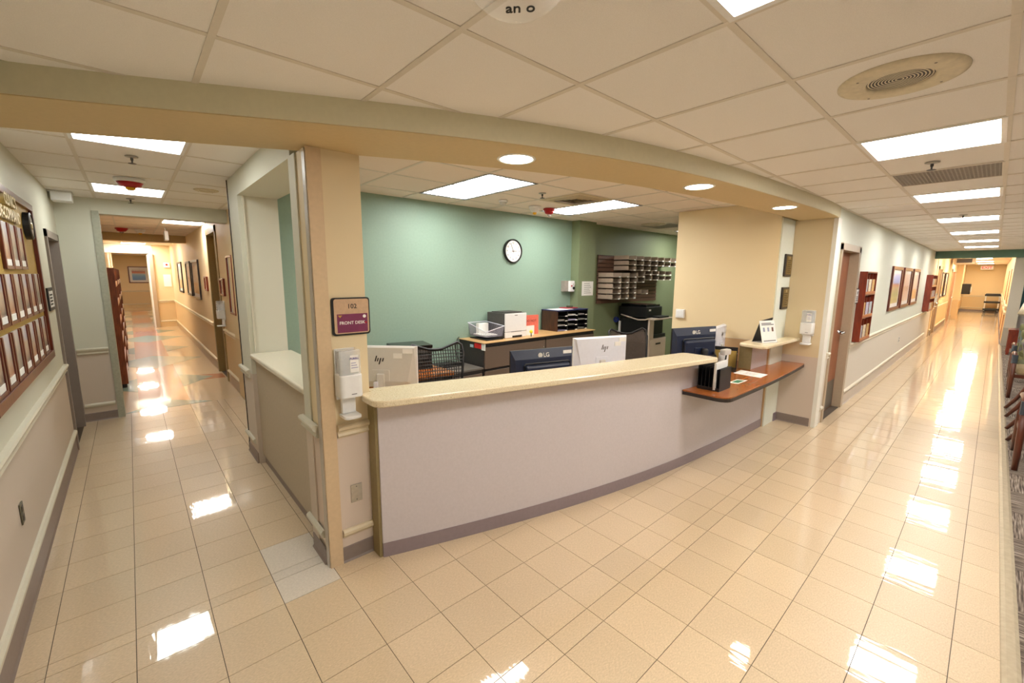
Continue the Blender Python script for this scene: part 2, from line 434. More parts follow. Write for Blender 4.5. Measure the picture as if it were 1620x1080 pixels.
# ---- walls
W = .14
wl = MB(); wl.box(XL-W, XL, -4.2, 6.02, 0, 2.75); wl.box(XL-W, XL, 6.95, 7.3, 0, 2.75); wl.box(XL-W, XL, 6.02, 6.95, 2.14, 2.75)
struct('wall_left', wl, m_left)
struct('wall_behind', MB().box(XL-W, 18, -4.35, -4.2, 0, 2.75), m_left)
# right corridor wall with door opening
wr = MB(); wr.box(6.14, 6.35, YR, YR+.18, 0, 2.7); wr.box(6.35, 7.28, YR, YR+.18, 2.13, 2.7); wr.box(7.28, 36, YR, YR+.18, 0, 2.7)
struct('wall_right', wr, m_right)
# right pier (beside low counter)
pr_ = MB(); pr_.box(6.01, 6.14, YR-.005, 1.69, 0, CB); pr_.box(XY+.012, 6.14, 1.69, 1.82, 0, 2.64)
pier = struct('wall_pier_right', pr_, m_beige)
struct('wall_pier_face', MB().box(XY+.012, 6.008, 1.678, 1.69, 0, CB), m_white)
struct('wall_yellow', MB().prism([(XY, 1.69), (XY+.012, 1.69), (XY+.012, 1.821), (XY+.14, 1.821), (XY+.14, 2.92), (XY, 2.92)], 0, 2.64), m_yellow)
struct('trim_2', MB().box(XY-.003, XY, 1.70, 2.92, 1.035, 1.045), m_trim_w)
# sage office wall, pilaster, far office wall
struct('wall_sage', MB().box(1.08, 5.30, YT, YT+.12, 0, 2.7), m_green_wall)
struct('wall_pilaster_green', MB().box(5.30, 5.71, 4.39, YT+.12, 0, 2.7), m_olive_wall)
struct('wall_mail', MB().box(5.71, 9.0, YT, YT+.12, 0, 2.7), m_olive_wall)
struct('wall_office_end', MB().box(9.0, 9.12, 1.45, YT+.12, 0, 2.7), m_olive_wall)
struct('wall_office_rear_right', MB().box(6.14, 9.0, 1.45, 1.5, 0, 2.7), m_olive_wall)
# corner column, side opening
struct('wall_column', MB().box(.765, 1.05, 2.51, 2.82, 0, CB), m_beige)
struct('wall_column_facing', MB().box(.756, .7655, 2.70, 2.825, 0, CB), m_left)
struct('trim_3', MB().box(.753, .775, 2.512, 2.56, 0, CB-.01), mat('corner_guard', 'B9B1A6', .35, vary=.06, scale=300))
struct('trim_4', MB().box(.758, .835, 2.500, 2.512, 0, CB-.004), mat('corner_strip_tan', 'D6BC98', .5, vary=.02))
struct('trim_5', MB().box(.758, .768, 2.815, 2.83, .0, CB), m_plaq)
struct('wall_side_pier', MB().box(.765, 1.08, 4.45, 4.9, 0, CI), m_left)
struct('trim_6', MB().box(.758, .768, 4.86, 4.875, 0, CI), m_plaq)
struct('trim_7', MB().box(.80, .812, 4.43, 4.45, 1.08, CB), m_trim)
struct('wall_side_header', MB().box(.765, 1.08, 2.82, 4.45, CB, CI+.06), m_left)
struct('wall_side_low', MB().box(.80, .98, 2.82, 4.45, .09, 1.02), mat('side_panel', 'B7AA94', .5, vary=.02))
struct('baseboard_side', MB().box(.815, .97, 2.82, 4.45, 0, .09), m_base)
struct('wall_side_corridor', MB().box(1.08, 1.2, 4.67, 7.3, 0, 2.7), m_amber)
# cased opening at the end of the near left corridor
struct('wall_left_end', MB().box(XL, -.20, 7.1, 7.3, 0, 2.7), m_left)
struct('wall_left_end_header', MB().box(-.20, 1.1, 7.1, 7.3, 2.47, 2.7), m_left)
struct('trim_8', MB().box(-.26, -.195, 7.085, 7.32, 0, 2.5), m_frame_d if False else mat('casing_grey_green', 'A9AA98', .45))
# far left corridor
wf = MB(); wf.box(1.1, 1.24, 7.3, 8.35, 0, 2.7); wf.box(1.1, 1.24, 8.35, 9.45, 2.5, 2.7); wf.box(1.1, 1.24, 9.45, 18.6, 0, 2.7)
struct('wall_far_right', wf, m_amber)
struct('wall_far_left', MB().box(-.62, -.5, 7.3, 31, 0, 2.7), m_amber)
struct('wall_far_stub', MB().box(.64, 1.24, 18.5, 18.7, 0, 2.75), m_amber)
struct('wall_far_beyond', MB().box(.95, 1.1, 18.7, 31, 0, 2.75), m_amber)
struct('wall_far_end', MB().box(-.6, 1.2, 29.8, 30, 0, 2.75), m_amber)
struct('wall_far_header', MB().box(-.6, 1.1, 13.0, 13.25, 2.5, 2.75), m_beam)
struct('wall_far_lintel', MB().box(-.6, .64, 18.5, 18.7, 2.42, 2.75), m_white)
# right corridor end
struct('wall_green_header', MB().box(17.45, 17.65, -4.2, YR, 2.37, 2.7), m_head_green)
struct('wall_waiting_end', MB().box(17.9, 18.04, -4.2, -.48, 0, 2.7), m_teal_end)
struct('wall_waiting_pier', MB().box(17.6, 18.04, -.48, -.26, 0, 2.37), two_tone('paint_pier', 'D6D2C4', 'B9B2A4', .5))
struct('wall_hall_right', MB().box(18.04, 36, -.40, -.26, 0, 2.7), m_amber)
struct('wall_hall_end', MB().box(36, 36.15, -.4, 1.6, 0, 2.7), m_amber)
struct('wall_hall_left', MB().box(18.6, 36, YR-.012, YR, 0, 2.6), m_amber)
struct('ceiling_hall', MB().box(17.65, 36, -.4, 1.4, 2.62, 2.7), m_ceil_warm)

# ---- curved beam (soffit) over the desk
xs = [XL + (6.14-XL)*i/60 for i in range(61)]
beam = struct('trim_9', MB().strip([(x, ybf(x)) for x in xs], [(x, ybb(x)) for x in xs], CB, 2.70), m_beam, label='curved tan soffit beam sweeping over the front desk')
struct('trim_10', MB().strip([(x, ybf(x)-.006) for x in xs], [(x, ybf(x)) for x in xs], CB+.004, 2.70), mat('beam_front_lit', 'D9D2B6', .55, vary=.01, bump=.1, bscale=260))  # paler front strip: cooler light on the beam's paint, put into its colour
struct('wall_right_top', MB().box(6.0, 6.15, YR-.008, 1.6, CB, 2.7), m_right)

# ---- chair rails and bases
RAIL = [(0, .815), (.010, .815), (.020, .828), (.012, .842), (.014, .852), (.030, .866), (.034, .882), (.026, .892), (0, .894)]
CAP = [(0, .165), (.012, .170), (.024, .188), (.024, .204), (.012, .216), (0, .218)]
def base(h): return [(0, 0), (.014, 0), (.006, .012), (.006, h-.004), (0, h)]
tn = [10]
def rail(p0, p1, n, m, prof=RAIL):
    tn[0] += 1; struct('trim_%d' % tn[0], MB().profile(prof, p0, p1, n), m)
bn = [0]
def skirt(p0, p1, n, m=None, h=.10):
    bn[0] += 1; struct('baseboard_%d' % bn[0], MB().profile(base(h), p0, p1, n), m or m_base)
rail((XL, -4), (XL, 6.0), (1, 0), m_trim); rail((XL, -4), (XL, 6.0), (1, 0), m_trim, CAP); skirt((XL, -4), (XL, 6.0), (1, 0), m_base, .155)
rail((XL+.02, 7.1), (-.27, 7.1), (0, -1), m_trim); rail((XL+.02, 7.1), (-.27, 7.1), (0, -1), m_trim, CAP); skirt((XL, 7.1), (-.26, 7.1), (0, -1))
rail((.842, 2.51), (1.046, 2.51), (0, -1), m_trim_w); rail((.842, 2.51), (1.043, 2.51), (0, -1), m_trim_w, CAP); skirt((.835, 2.51), (1.05, 2.51), (0, -1))
rail((.757, 2.58), (.757, 2.87), (-1, 0), m_trim); rail((.757, 2.58), (.757, 2.87), (-1, 0), m_trim, CAP); skirt((.757, 2.56), (.757, 2.81), (-1, 0))
rail((.765, 4.55), (.765, 4.93), (-1, 0), m_trim); rail((.765, 4.55), (.765, 4.93), (-1, 0), m_trim, CAP); skirt((.765, 4.47), (.765, 4.9), (-1, 0))
for a, b in ((7.39, 17.44), (18.6, 19.0), (20.2, 24.9), (27.2, 36)):
    m_ = m_trim_r if a < 18 else m_trim_w
    yy = YR if a < 18 else YR-.012
    rail((a, yy), (b, yy), (0, -1), m_); rail((a, yy), (b, yy), (0, -1), m_, CAP); skirt((a, yy), (b, yy), (0, -1), m_base if a > 18 else mat('base_pale', 'C9BEB2', .4), .15)
skirt((6.01, 1.32), (6.01, 1.68), (-1, 0)); skirt((6.009, 1.678), (XY+.34, 1.678), (0, -1), m_base2)
rail((36, -.26), (36, 1.25), (-1, 0), m_trim_w); rail((36, -.26), (36, 1.25), (-1, 0), m_trim_w, CAP); skirt((36, -.26), (36, 1.25), (-1, 0))
for a, b in ((7.3, 8.3), (9.5, 18.5)):
    rail((1.1, a), (1.1, b), (-1, 0), m_trim_w); rail((1.1, a), (1.1, b), (-1, 0), m_trim_w, CAP); skirt((1.1, a), (1.1, b), (-1, 0), mat('base_tan', 'B59C7C', .45), .15)
rail((.66, 18.5), (1.1, 18.5), (0, -1), m_trim_w); rail((.66, 18.5), (1.1, 18.5), (0, -1), m_trim_w, CAP)
rail((-.5, 29.8), (1.0, 29.8), (0, -1), m_trim_w); rail((-.5, 29.8), (1.0, 29.8), (0, -1), m_trim_w, CAP)
rail((17.9, -4), (17.9, -.48), (-1, 0), m_trim_r)

# ---- ceilings: tiles lying in a tee grid
def clip(poly, a, b, c):
    """keep a*x+b*y<=c"""
    out = []
    for i in range(len(poly)):
        p, q = poly[i], poly[(i+1) % len(poly)]
        dp, dq = a*p[0]+b*p[1]-c, a*q[0]+b*q[1]-c
        if dp <= 0: out.append(p)
        if dp*dq < 0:
            t = dp/(dp-dq); out.append((p[0]+t*(q[0]-p[0]), p[1]+t*(q[1]-p[1])))
    return out
def beam_clip(poly, side):
    xc = sum(p[0] for p in poly)/len(poly); d = .05
    ym = lambda x: (ybf(x)+ybb(x))/2
    if xc > 6.0: yv, s = (1.4, 0)
    else: yv, s = ym(xc), (ym(xc+d)-ym(xc-d))/(2*d)
    # line y = yv + s*(x-xc)
    return clip(poly, -s, 1, yv-s*xc) if side < 0 else clip(poly, s, -1, -(yv-s*xc))
def ceiling(name, x0, x1, y0, y1, gx, gy, step, z, skip, m, side=0, limit=300, label=None):
    root = struct(name, MB().box(x0, x1, y0, y1, z+.055, z+.07), m_joint)
    if side: root.data.clear_geometry(); root.data.from_pydata([(x0, y0, z+.2), (x1, y0, z+.2), (x1, y1, z+.2), (x0, y1, z+.2)], [], [(0, 1, 2, 3)])
    i0, i1 = math.floor((x0-gx)/step), math.ceil((x1-gx)/step); j0, j1 = math.floor((y0-gy)/step), math.ceil((y1-gy)/step)
    full = mesh('tile', MB().box(-step/2+.003, step/2-.003, -step/2+.003, step/2-.003, .004, .02), m)
    cs = []
    for i in range(i0, i1):
        for j in range(j0, j1):
            if (i, j) in skip: continue
            X0, X1, Y0, Y1 = max(x0, gx+i*step), min(x1, gx+(i+1)*step), max(y0, gy+j*step), min(y1, gy+(j+1)*step)
            if X1-X0 < .02 or Y1-Y0 < .02: continue
            poly = [(X0, Y0), (X1, Y0), (X1, Y1), (X0, Y1)]
            q = beam_clip(poly, side) if side else poly
            if len(q) < 3: continue
            cs.append((((X0+X1)/2)**2+((Y0+Y1)/2-1)**2 + (1e4 if Y1 < -.6 or (X1 < .9 and Y1 < .6) else 0), X0, X1, Y0, Y1, q))
    cs.sort(key=lambda c: c[0])
    rest = MB()
    for n, (_, X0, X1, Y0, Y1, q) in enumerate(cs):
        cx, cy = (X0+X1)/2, (Y0+Y1)/2
        whole = len(q) == 4 and abs(X1-X0-step) < 1e-4 and abs(Y1-Y0-step) < 1e-4 and abs(min(p[1] for p in q)-Y0) < 1e-4 and abs(max(p[1] for p in q)-Y1) < 1e-4 and all(abs(p[0]-X0) < 1e-4 or abs(p[0]-X1) < 1e-4 for p in q)
        if n < limit:
            if whole: link('tile', full, root, (cx, cy, z))
            else: part(root, 'tile', MB().prism([(p[0]-cx, p[1]-cy) for p in q], .004, .02), m, loc=(cx, cy, z))
        else: rest.prism(q, z+.004, z+.02)
    if rest.v:
        o = part(root, 'tile_field', rest, m); o['kind'] = 'stuff'
    tw = .012
    def ext(fix, lo, hi, alongx):
        """clip a tee to the region (against the beam)"""
        if not side: return lo, hi
        k = 200; ok = []
        for s_ in range(k+1):
            v = lo+(hi-lo)*s_/k; x, y = (v, fix) if alongx else (fix, v)
            ymid = 1.4 if x > 6 else (ybf(x)+ybb(x))/2
            if (side < 0 and y <= ymid) or (side > 0 and y >= ymid): ok.append(v)
        return (min(ok), max(ok)) if ok else None
    for i in range(i0, i1+1):
        X = gx+i*step
        if x0-.01 <= X <= x1+.01:
            e = ext(X, y0, y1, False)
            if e and e[1]-e[0] > .05: part(root, 'tee', MB().box(X-tw, X+tw, e[0], e[1], z, z+.03), m_tee)
    for j in range(j0, j1+1):
        Y = gy+j*step
        if y0-.01 <= Y <= y1+.01:
            e = ext(Y, x0, x1, True)
            if e and e[1]-e[0] > .05: part(root, 'tee', MB().box(e[0], e[1], Y-tw, Y+tw, z+.0006, z+.03), m_tee)
    return root
G = .6
GX, GY = .885, .055        # corridor grid: x = GX + i*G , y = GY + j*G
front_lights = [(i, 0) for i in (0, 4, 8, 12, 16, 20, 24)] + [(i, -4) for i in (0, 4, 8, 12, 16, 20)]  # second row: unseen panels added over the waiting area for ambient light
special = set(front_lights) | {(2, 0), (6, 0)}
ceiling('ceiling', XL, 17.45, -4.2, 2.6, GX, GY, G, CE, special, m_ceil, side=-1)
off_l = [(0, 0), (0, 1), (3, 0), (3, 1), (9, 0), (9, 1)]
ceiling('ceiling_office', 1.0, 9.0, 1.5, YT, 2.37, 2.97, G, CI, set(off_l) | {(2, 0), (7, 1)}, m_ceil_warm, side=1)
ceiling('ceiling_left_corridor', XL, 1.085, 2.6, 7.1, -.21, 4.1, G, CI, {(0, -1), (0, 3)}, m_ceil, side=1)
ceiling('ceiling_far_corridor', -.5, 1.1, 7.3, 13.0, -.1, 7.5, G, 2.66, {(1, 3)}, m_ceil_warm)
ceiling('ceiling_far_corridor_end', -.5, 1.1, 13.25, 29.8, -.1, 7.5, G, 2.70, {(0, 12), (0, 17), (0, 24), (0, 30)}, m_ceil_warm, limit=60)

# ---- light fixtures
def troffer(x0, x1, y0, y1, z, label, col, strength, group, cells=False, black=False):
    t = thing('ceiling_light', label, 'ceiling light', ((x0+x1)/2, (y0+y1)/2, z), 0, group)
    a, b = (x1-x0)/2-.004, (y1-y0)/2-.004; f = .022
    fr = MB(); fr.box(-a, a, -b, -b+f, -.002, .03); fr.box(-a, a, b-f, b, -.002, .03); fr.box(-a, -a+f, -b+f, b-f, -.002, .03); fr.box(a-f, a, -b+f, b-f, -.002, .03)
    part(t, 'frame', fr, m_black if black else m_whitep)
    part(t, 'diffuser', MB().box(-a+f, a-f, -b+f, b-f, .006, .02), lamp_mat('lens_%s_%.1f' % (''.join('%02x' % int(c*255) for c in col), strength), col, strength))
    if cells:
        cb = MB()
        for k in (1, 2): cb.box(-a+f+(2*a-2*f)*k/3-.004, -a+f+(2*a-2*f)*k/3+.004, -b+f, b-f, -.002, .006)
        for k in range(1, 6): cb.box(-a+f, a-f, -b+f+(2*b-2*f)*k/6-.004, -b+f+(2*b-2*f)*k/6+.004, -.002, .0055)
        part(t, 'louvre', cb, m_whitep)
    return t
order = ['partly cut off by the top edge of the photo', 'nearest fully visible one over the right corridor', 'second over the right corridor beyond the grey return grille',
         'third over the right corridor', 'fourth over the right corridor', 'fifth over the right corridor', 'farthest before the green header']
for n, (i, j) in enumerate(front_lights):
    x0, y0 = GX+i*G, GY+j*G
    lb = 'square white ceiling light panel, ' + order[n] if j == 0 else 'added unseen fill light panel over the carpeted waiting area, %s from the left wall' % ('first', 'second', 'third', 'fourth', 'fifth', 'sixth')[n-7]
    troffer(x0, x0+G, y0, y0+G, CE, lb, WARM, LAMP if j == 0 else LAMP*.6, 'square panel lights of the corridor ceiling' if j == 0 else 'added fill lights over the waiting area')
for k, (lb) in enumerate(('long lit ceiling light above the office, left of the air vent', 'long lit ceiling light above the office, right of the air vent', 'long lit ceiling light far back in the office behind the yellow wall')):
    i = (0, 3, 9)[k]; x0 = 2.37+i*G
    troffer(x0, x0+G, 2.97, 2.97+2*G, CI, lb, NEUT, LAMP*.62, 'long office ceiling lights', True, True)
troffer(-.21, .39, 3.5, 4.1, CI, 'square ceiling light just behind the beam in the left corridor', COOL, LAMP*.45, 'left corridor ceiling lights')
troffer(-.21, .39, 5.9, 6.5, CI, 'square ceiling light farther down the left corridor, behind the red strobe', COOL, LAMP*.45, 'left corridor ceiling lights')
troffer(.5, 1.1, 9.3, 9.9, 2.66, 'square ceiling light in the patterned-floor corridor', WARM, LAMP*.9, 'far left corridor lights')
for k, j in enumerate((12, 17, 24, 30)):
    troffer(-.1, .5, 7.5+G*j, 7.5+G*j+G, 2.70, 'square ceiling light beyond the brown header of the far left corridor, %s from it' % ('first', 'second', 'third', 'fourth')[k], WARM, LAMP*1.5, 'far left corridor lights')
for k, x0 in enumerate((18.6, 21.5, 25, 29, 33)):
    troffer(x0, x0+1.2, .2, .8, 2.61, 'long ceiling light beyond the green header, %s from it' % ('first', 'second', 'third', 'fourth', 'fifth')[k], AMBER, LAMP*1.0, 'lights of the hall beyond the green header')

# downlights in the beam
for k, (x, y) in enumerate(((1.756, 1.946), (3.27, 1.573), (4.80, 1.448))):
    t = thing('downlight', 'round recessed downlight in the tan beam, %s' % ('nearest the column', 'above the right end of the stone counter', 'nearest the wall with two plaques')[k], 'downlight', (x, y, CB), 0, 'downlights in the curved beam')
    part(t, 'trim_ring', MB().lathe([(.094, .0), (.096, -.004), (.108, -.005), (.114, -.001), (.114, .0)], seg=36, ring=True), m_whitep, sm=True)
    part(t, 'lens', MB().lathe([(.001, -.0012), (.094, -.0012), (.094, 0), (.001, 0)], seg=36), lamp_mat('lens_down', (1, .86, .66), LAMP*1.3))

# ================================================================== pixel -> plane helpers (photo taken as 1620x1080)
def _ray(px, py): return _r*((px-810)/675.) + _u*((540-py)/675.) + _f
def onY(px, py, y): d = _ray(px, py); t = y/d.y; return Vector((d.x*t, y, H_CAM+d.z*t))
def onX(px, py, x): d = _ray(px, py); t = x/d.x; return Vector((x, d.y*t, H_CAM+d.z*t))
def onZ(px, py, z): d = _ray(px, py); t = (z-H_CAM)/d.z; return Vector((d.x*t, d.y*t, z))

# ================================================================== RECEPTION DESK
xd = [1.048+(3.98-1.048)*i/36 for i in range(37)]; xe = [3.98+(5.9-3.98)*i/20 for i in range(21)]
t = thing('reception_desk', 'long curved grey-lilac laminate reception desk front', 'reception desk')
def dstrip(xsq, off0, off1, z0, z1): return MB().strip([(x, _df(x)+off0) for x in xsq], [(x, _df(x)+off1) for x in xsq], z0, z1)
part(t, 'front_panel', dstrip(xd[:19], 0, .10, .095, 1.027), m_desk); part(t, 'front_panel', dstrip(xd[18:], 0, .10, .095, 1.027), m_desk)
part(t, 'low_front_panel', dstrip(xe, .003, .10, .095, .719), m_desk)
part(t, 'toe_base', dstrip(xd+xe[1:], -.004, .09, 0, .095), m_base2)
part(t, 'end_panel', MB().box(1.03, 1.048, 2.405, 2.5, 0, 1.026), m_desk_end)
part(t, 'end_panel', MB().box(3.98, 3.992, _df(3.98)+.003, _df(3.98)+.1, .766, 1.026), m_desk)
sp = [(x, _df(x)) for x in [5.12+(5.88-5.12)*i/8 for i in range(9)]]
part(t, 'shelf_support', MB().strip(sp, [(a, b+.13) for a, b in sp], .765, 1.03), m_desk)
part(t, 'shelf_support_end', MB().box(5.108, 5.12, _df(5.12), _df(5.12)+.13, .765, 1.03), m_desk_end)

def rounded(poly, idx, r, n=6):
    out = []
    for i, p in enumerate(poly):
        if i not in idx: out.append(p); continue
        a, b = Vector(poly[i-1]), Vector(poly[(i+1) % len(poly)]); p = Vector(p)
        u = (a-p).normalized()*min(r, (a-p).length*.9); v = (b-p).normalized()*min(r, (b-p).length*.9)
        for k in range(n+1):
            q = k/n; out.append(tuple((1-q)**2*(p+u)+2*q*(1-q)*p+q*q*(p+v)))
    return out
xs_ = [.975+(3.93-.975)*i/30 for i in range(31)]
front = [(x, _sf(x)) for x in xs_]; back = [(x, _sf(x)+.35) for x in xs_ if x > 1.07][::-1]
poly = front + back + [(1.055, _sf(1.055)+.35), (1.055, 2.503), (.975, 2.503)]
poly = rounded(poly, {0, 30, 31, len(poly)-1}, .07)
t = thing('stone_countertop', 'cream speckled stone countertop along the raised desk front', 'countertop')
o = part(t, 'slab', MB().prism(poly, 1.028, 1.068), m_slab); bev(o, .014, 4)
poly = rounded([(4.93, 1.53), (6.005, 1.50), (6.005, 1.665), (5.55, 1.665), (5.55, 1.83), (4.98, 1.83)], {0, 5}, .08)
t = thing('transaction_shelf', 'short cream stone shelf above the wood counter beside the right pier', 'shelf')
o = part(t, 'slab', MB().prism(poly, 1.032, 1.07), m_slab); bev(o, .014, 4)
poly = rounded([(.755, 2.84), (1.11, 2.84), (1.11, 4.44), (.755, 4.44)], set(), .02)
t = thing('side_countertop', 'pale stone countertop in the side opening to the left corridor', 'countertop')
o = part(t, 'slab', MB().prism(poly, 1.02, 1.065), m_slab2); bev(o, .016, 4)
# wood counter with dark edge
cf = curve([(3.72, 1.405), (4.38, 1.385), (5.15, 1.40), (6.004, 1.43)], 2)
fx = [3.70+(6.004-3.70)*i/20 for i in range(21)]
cp = [(x, cf(x)) for x in fx] + [(6.004, 1.672), (5.6, 1.672), (5.54, 1.81), (5.54, 2.45), (4.02, 2.45), (4.02, _df(4)-.008), (3.70, _df(3.7)-.008)]
cp = rounded(cp, {0}, .12)
t = thing('wood_counter', 'low reddish wood counter with black edge at the right end of the desk', 'counter')
part(t, 'top', MB().prism(cp, .752, .764), m_cwood)
part(t, 'edge', MB().prism([(a, b-.002) for a, b in cp], .720, .752), m_edge)
# inside worktop
wp = [(x, _df(x)+.11) for x in [1.12+(3.98-1.12)*i/16 for i in range(17)]]
wp += [(4.0, 2.5), (3.4, 2.72), (2.6, 2.9), (1.9, 3.1), (1.55, 3.6), (1.12, 3.6)]
t = thing('staff_worktop', 'wood work surface behind the raised desk front carrying monitors', 'desk')
part(t, 'top', MB().prism(wp, .71, .74), m_cab_top)
for (x, y) in ((1.2, 3.5), (1.5, 3.4), (2.6, 2.8), (3.9, 2.4)): part(t, 'leg', MB().box(x-.02, x+.02, y-.02, y+.02, 0, .71), m_black)

# ================================================================== MONITORS
def bars_logo(parent, sx, cx, cz, y, m, k=1.0):
    mb = MB()
    for bx, z0, z1 in ((-.030, -.012, .034), (-.012, -.012, .016), (.008, -.036, .016), (.030, -.012, .016)):
        sh = .30
        q = [(cx+sx*0+k*(bx+sh*z0-.0045), cz+k*z0), (cx+k*(bx+sh*z0+.0045), cz+k*z0), (cx+k*(bx+sh*z1+.0045), cz+k*z1), (cx+k*(bx+sh*z1-.0045), cz+k*z1)]
        n = len(mb.v); mb.v += [(a, y, b) for a, b in q]+[(a, y-.0012, b) for a, b in q]
        mb.f += [tuple(n+i for i in f) for f in ((0, 1, 2, 3), (7, 6, 5, 4), (0, 4, 5, 1), (1, 5, 6, 2), (2, 6, 7, 3), (3, 7, 4, 0))]
    return part(parent, 'logo', mb, m)
def stand(t, h, m):
    part(t, 'stand_base', MB().box(-.12, .12, -.09, .10, 0, .012), m, .004)
    part(t, 'stand_neck', MB().box(-.03, .03, -.045, -.015, .012, h), m, .006)
def monitor_hp(name, label, loc, rz, wd, zt, m, logo_x=.0, tint=m_ink, pk=.46):
    t = thing(name, label, 'monitor', loc, rz); b = zt-.34
    hw = wd/2; sc = MB()
    sc.box(-hw, hw, .012, .03, b, zt)
    part(t, 'screen_frame', sc, m_whitep, .003)
    bk = MB(); n = 0
    v = [(-hw+.004, .012, b+.002), (hw-.004, .012, b+.002), (hw-.004, .012, zt-.002), (-hw+.004, .012, zt-.002), (-hw+.075, -.02, b+.055), (hw-.075, -.02, b+.055), (hw-.02, -.012, zt-.012), (-hw+.02, -.012, zt-.012)]
    bk.v = v; bk.f = [(4, 5, 6, 7), (0, 1, 5, 4), (1, 2, 6, 5), (2, 3, 7, 6), (3, 0, 4, 7)]
    part(t, 'back_shell', bk, m)
    part(t, 'screen', MB().box(-hw+.012, hw-.012, .0295, .0305, b+.014, zt-.012), m_black_g)
    bars_logo(t, 0, logo_x, zt-.11, -.0165, tint, 1.0)
    part(t, 'sticker', MB().box(logo_x+.115, logo_x+.185, -.0190, -.0165, zt-.095, zt-.055), m_paper)
    part(t, 'sticker', MB().box(hw-.11, hw-.03, -.0168, -.0145, zt-.055, zt-.018), m_paper)
    part(t, 'mount_plate', MB().box(-.07, .07, -.024, -.018, b+.06, b+.15), m, .002)
    stand(t, b+.12, m_silver)
    part(t, 'cable_clip', MB().box(-.045, -.015, -.075, -.04, b-.02, b+.06), m_silver_w, .004)
    return t
def monitor_lg(name, label, loc, rz, wd, zt, arm=False):
    t = thing(name, label, 'monitor', loc, rz); b = zt-.36; hw = wd/2
    part(t, 'screen_frame', MB().box(-hw, hw, .015, .035, b, zt), m_black, .003)
    part(t, 'screen', MB().box(-hw+.015, hw-.015, .0345, .036, b+.015, zt-.015), m_black_g)
    bk = MB(); bk.v = [(-hw, .015, b), (hw, .015, b), (hw, .015, zt), (-hw, .015, zt), (-hw+.05, -.02, b+.05), (hw-.05, -.02, b+.05), (hw-.03, -.012, zt-.075), (-hw+.03, -.012, zt-.075)]
    bk.f = [(4, 5, 6, 7), (0, 1, 5, 4), (1, 2, 6, 5), (2, 3, 7, 6), (3, 0, 4, 7)]
    part(t, 'back_shell', bk, m_navy)
    part(t, 'back_hump', MB().box(-hw+.12, hw-.06, -.052, -.008, b+.03, zt-.125), m_navy, .02)
    part(t, 'vent_groove', MB().tube([(-hw+.112, -.022, b+.02), (-hw+.112, -.02, zt-.125), (-hw+.125, -.018, zt-.113), (hw-.065, -.018, zt-.113), (hw-.052, -.02, zt-.125), (hw-.052, -.022, b+.05)], .006, 6), m_black)
    part(t, 'logo_disc', MB().lathe([(.001, -.0085), (.021, -.0085), (.021, -.002), (.001, -.002)], (-.035, 0, zt-.05), 20, 'Y'), m_silver)
    text(t, 'logo_text', 'LG', .05, (.025, -.0045, zt-.051), (PI/2-.30, 0, 0), m_silver, bold=.001)
    part(t, 'sticker', MB().box(hw-.11, hw-.025, -.004, .001, zt-.055, zt-.025), m_paper)
    part(t, 'mount_plate', MB().box(-.06, .07, -.06, -.05, b+.05, b+.16), m_navy, .004)
    stand(t, b+.12, m_black)
    if arm:
        part(t, 'arm_post', MB().lathe([(.03, -.28), (.034, -.1), (.034, .0), (.028, .02), (.001, .024)], (.04, -.09, b+.13), 18), m_black, sm=True)
        part(t, 'arm_link', MB().tube([(.04, -.09, b+.06), (.16, -.12, b+.07), (.22, -.05, b+.09)], .016, 8), m_black)
    return t
WT = .74
def top_edge(pa, pb, z):
    a, b = onZ(*pa, z), onZ(*pb, z); return a, b, math.atan2(b.y-a.y, b.x-a.x)
a, b, an = top_edge((809, 556), (907.6, 548), 1.175)
monitor_lg('monitor', 'dark navy-backed monitor with sticker, left of the white monitor behind the desk', ((a.x+b.x)/2, (a.y+b.y)/2, WT), an, (b-a).length, 1.175-WT)
a, b, an = top_edge((908.5, 535), (992.5, 530), 1.215)
monitor_hp('monitor', 'bright white-backed monitor with slanted four-bar logo in the middle of the desk', ((a.x+b.x)/2, (a.y+b.y)/2, WT), an, (b-a).length, 1.215-WT, m_silver_w, .03, m_cab_side)
a, b, an = top_edge((588, 547), (659, 548), 1.22)
d = (b-a).normalized(); c = b-d*.29
monitor_hp('monitor', 'silver-backed monitor with slanted black logo beside the corner column', (c.x, c.y, WT), an, .58, 1.22-WT, m_silver, -.01, m_ink)
a, b, an = top_edge((1068, 520), (1136.5, 516), 1.275)
monitor_lg('monitor', 'dark navy-backed monitor on a black arm at the right end of the desk', ((a.x+b.x)/2, (a.y+b.y)/2+.01, .764), an, (b-a).length, 1.275-.764, True)
b = onZ(1148.5, 512, 1.215); an = math.radians(10); d = Vector((math.cos(an), math.sin(an), 0)); c = b-d*.27
monitor_hp('monitor', 'silver-backed monitor half hidden behind the rightmost dark monitor', (c.x, c.y, .764), an, .54, 1.215-.764, m_silver_w, .05, m_cab_side)

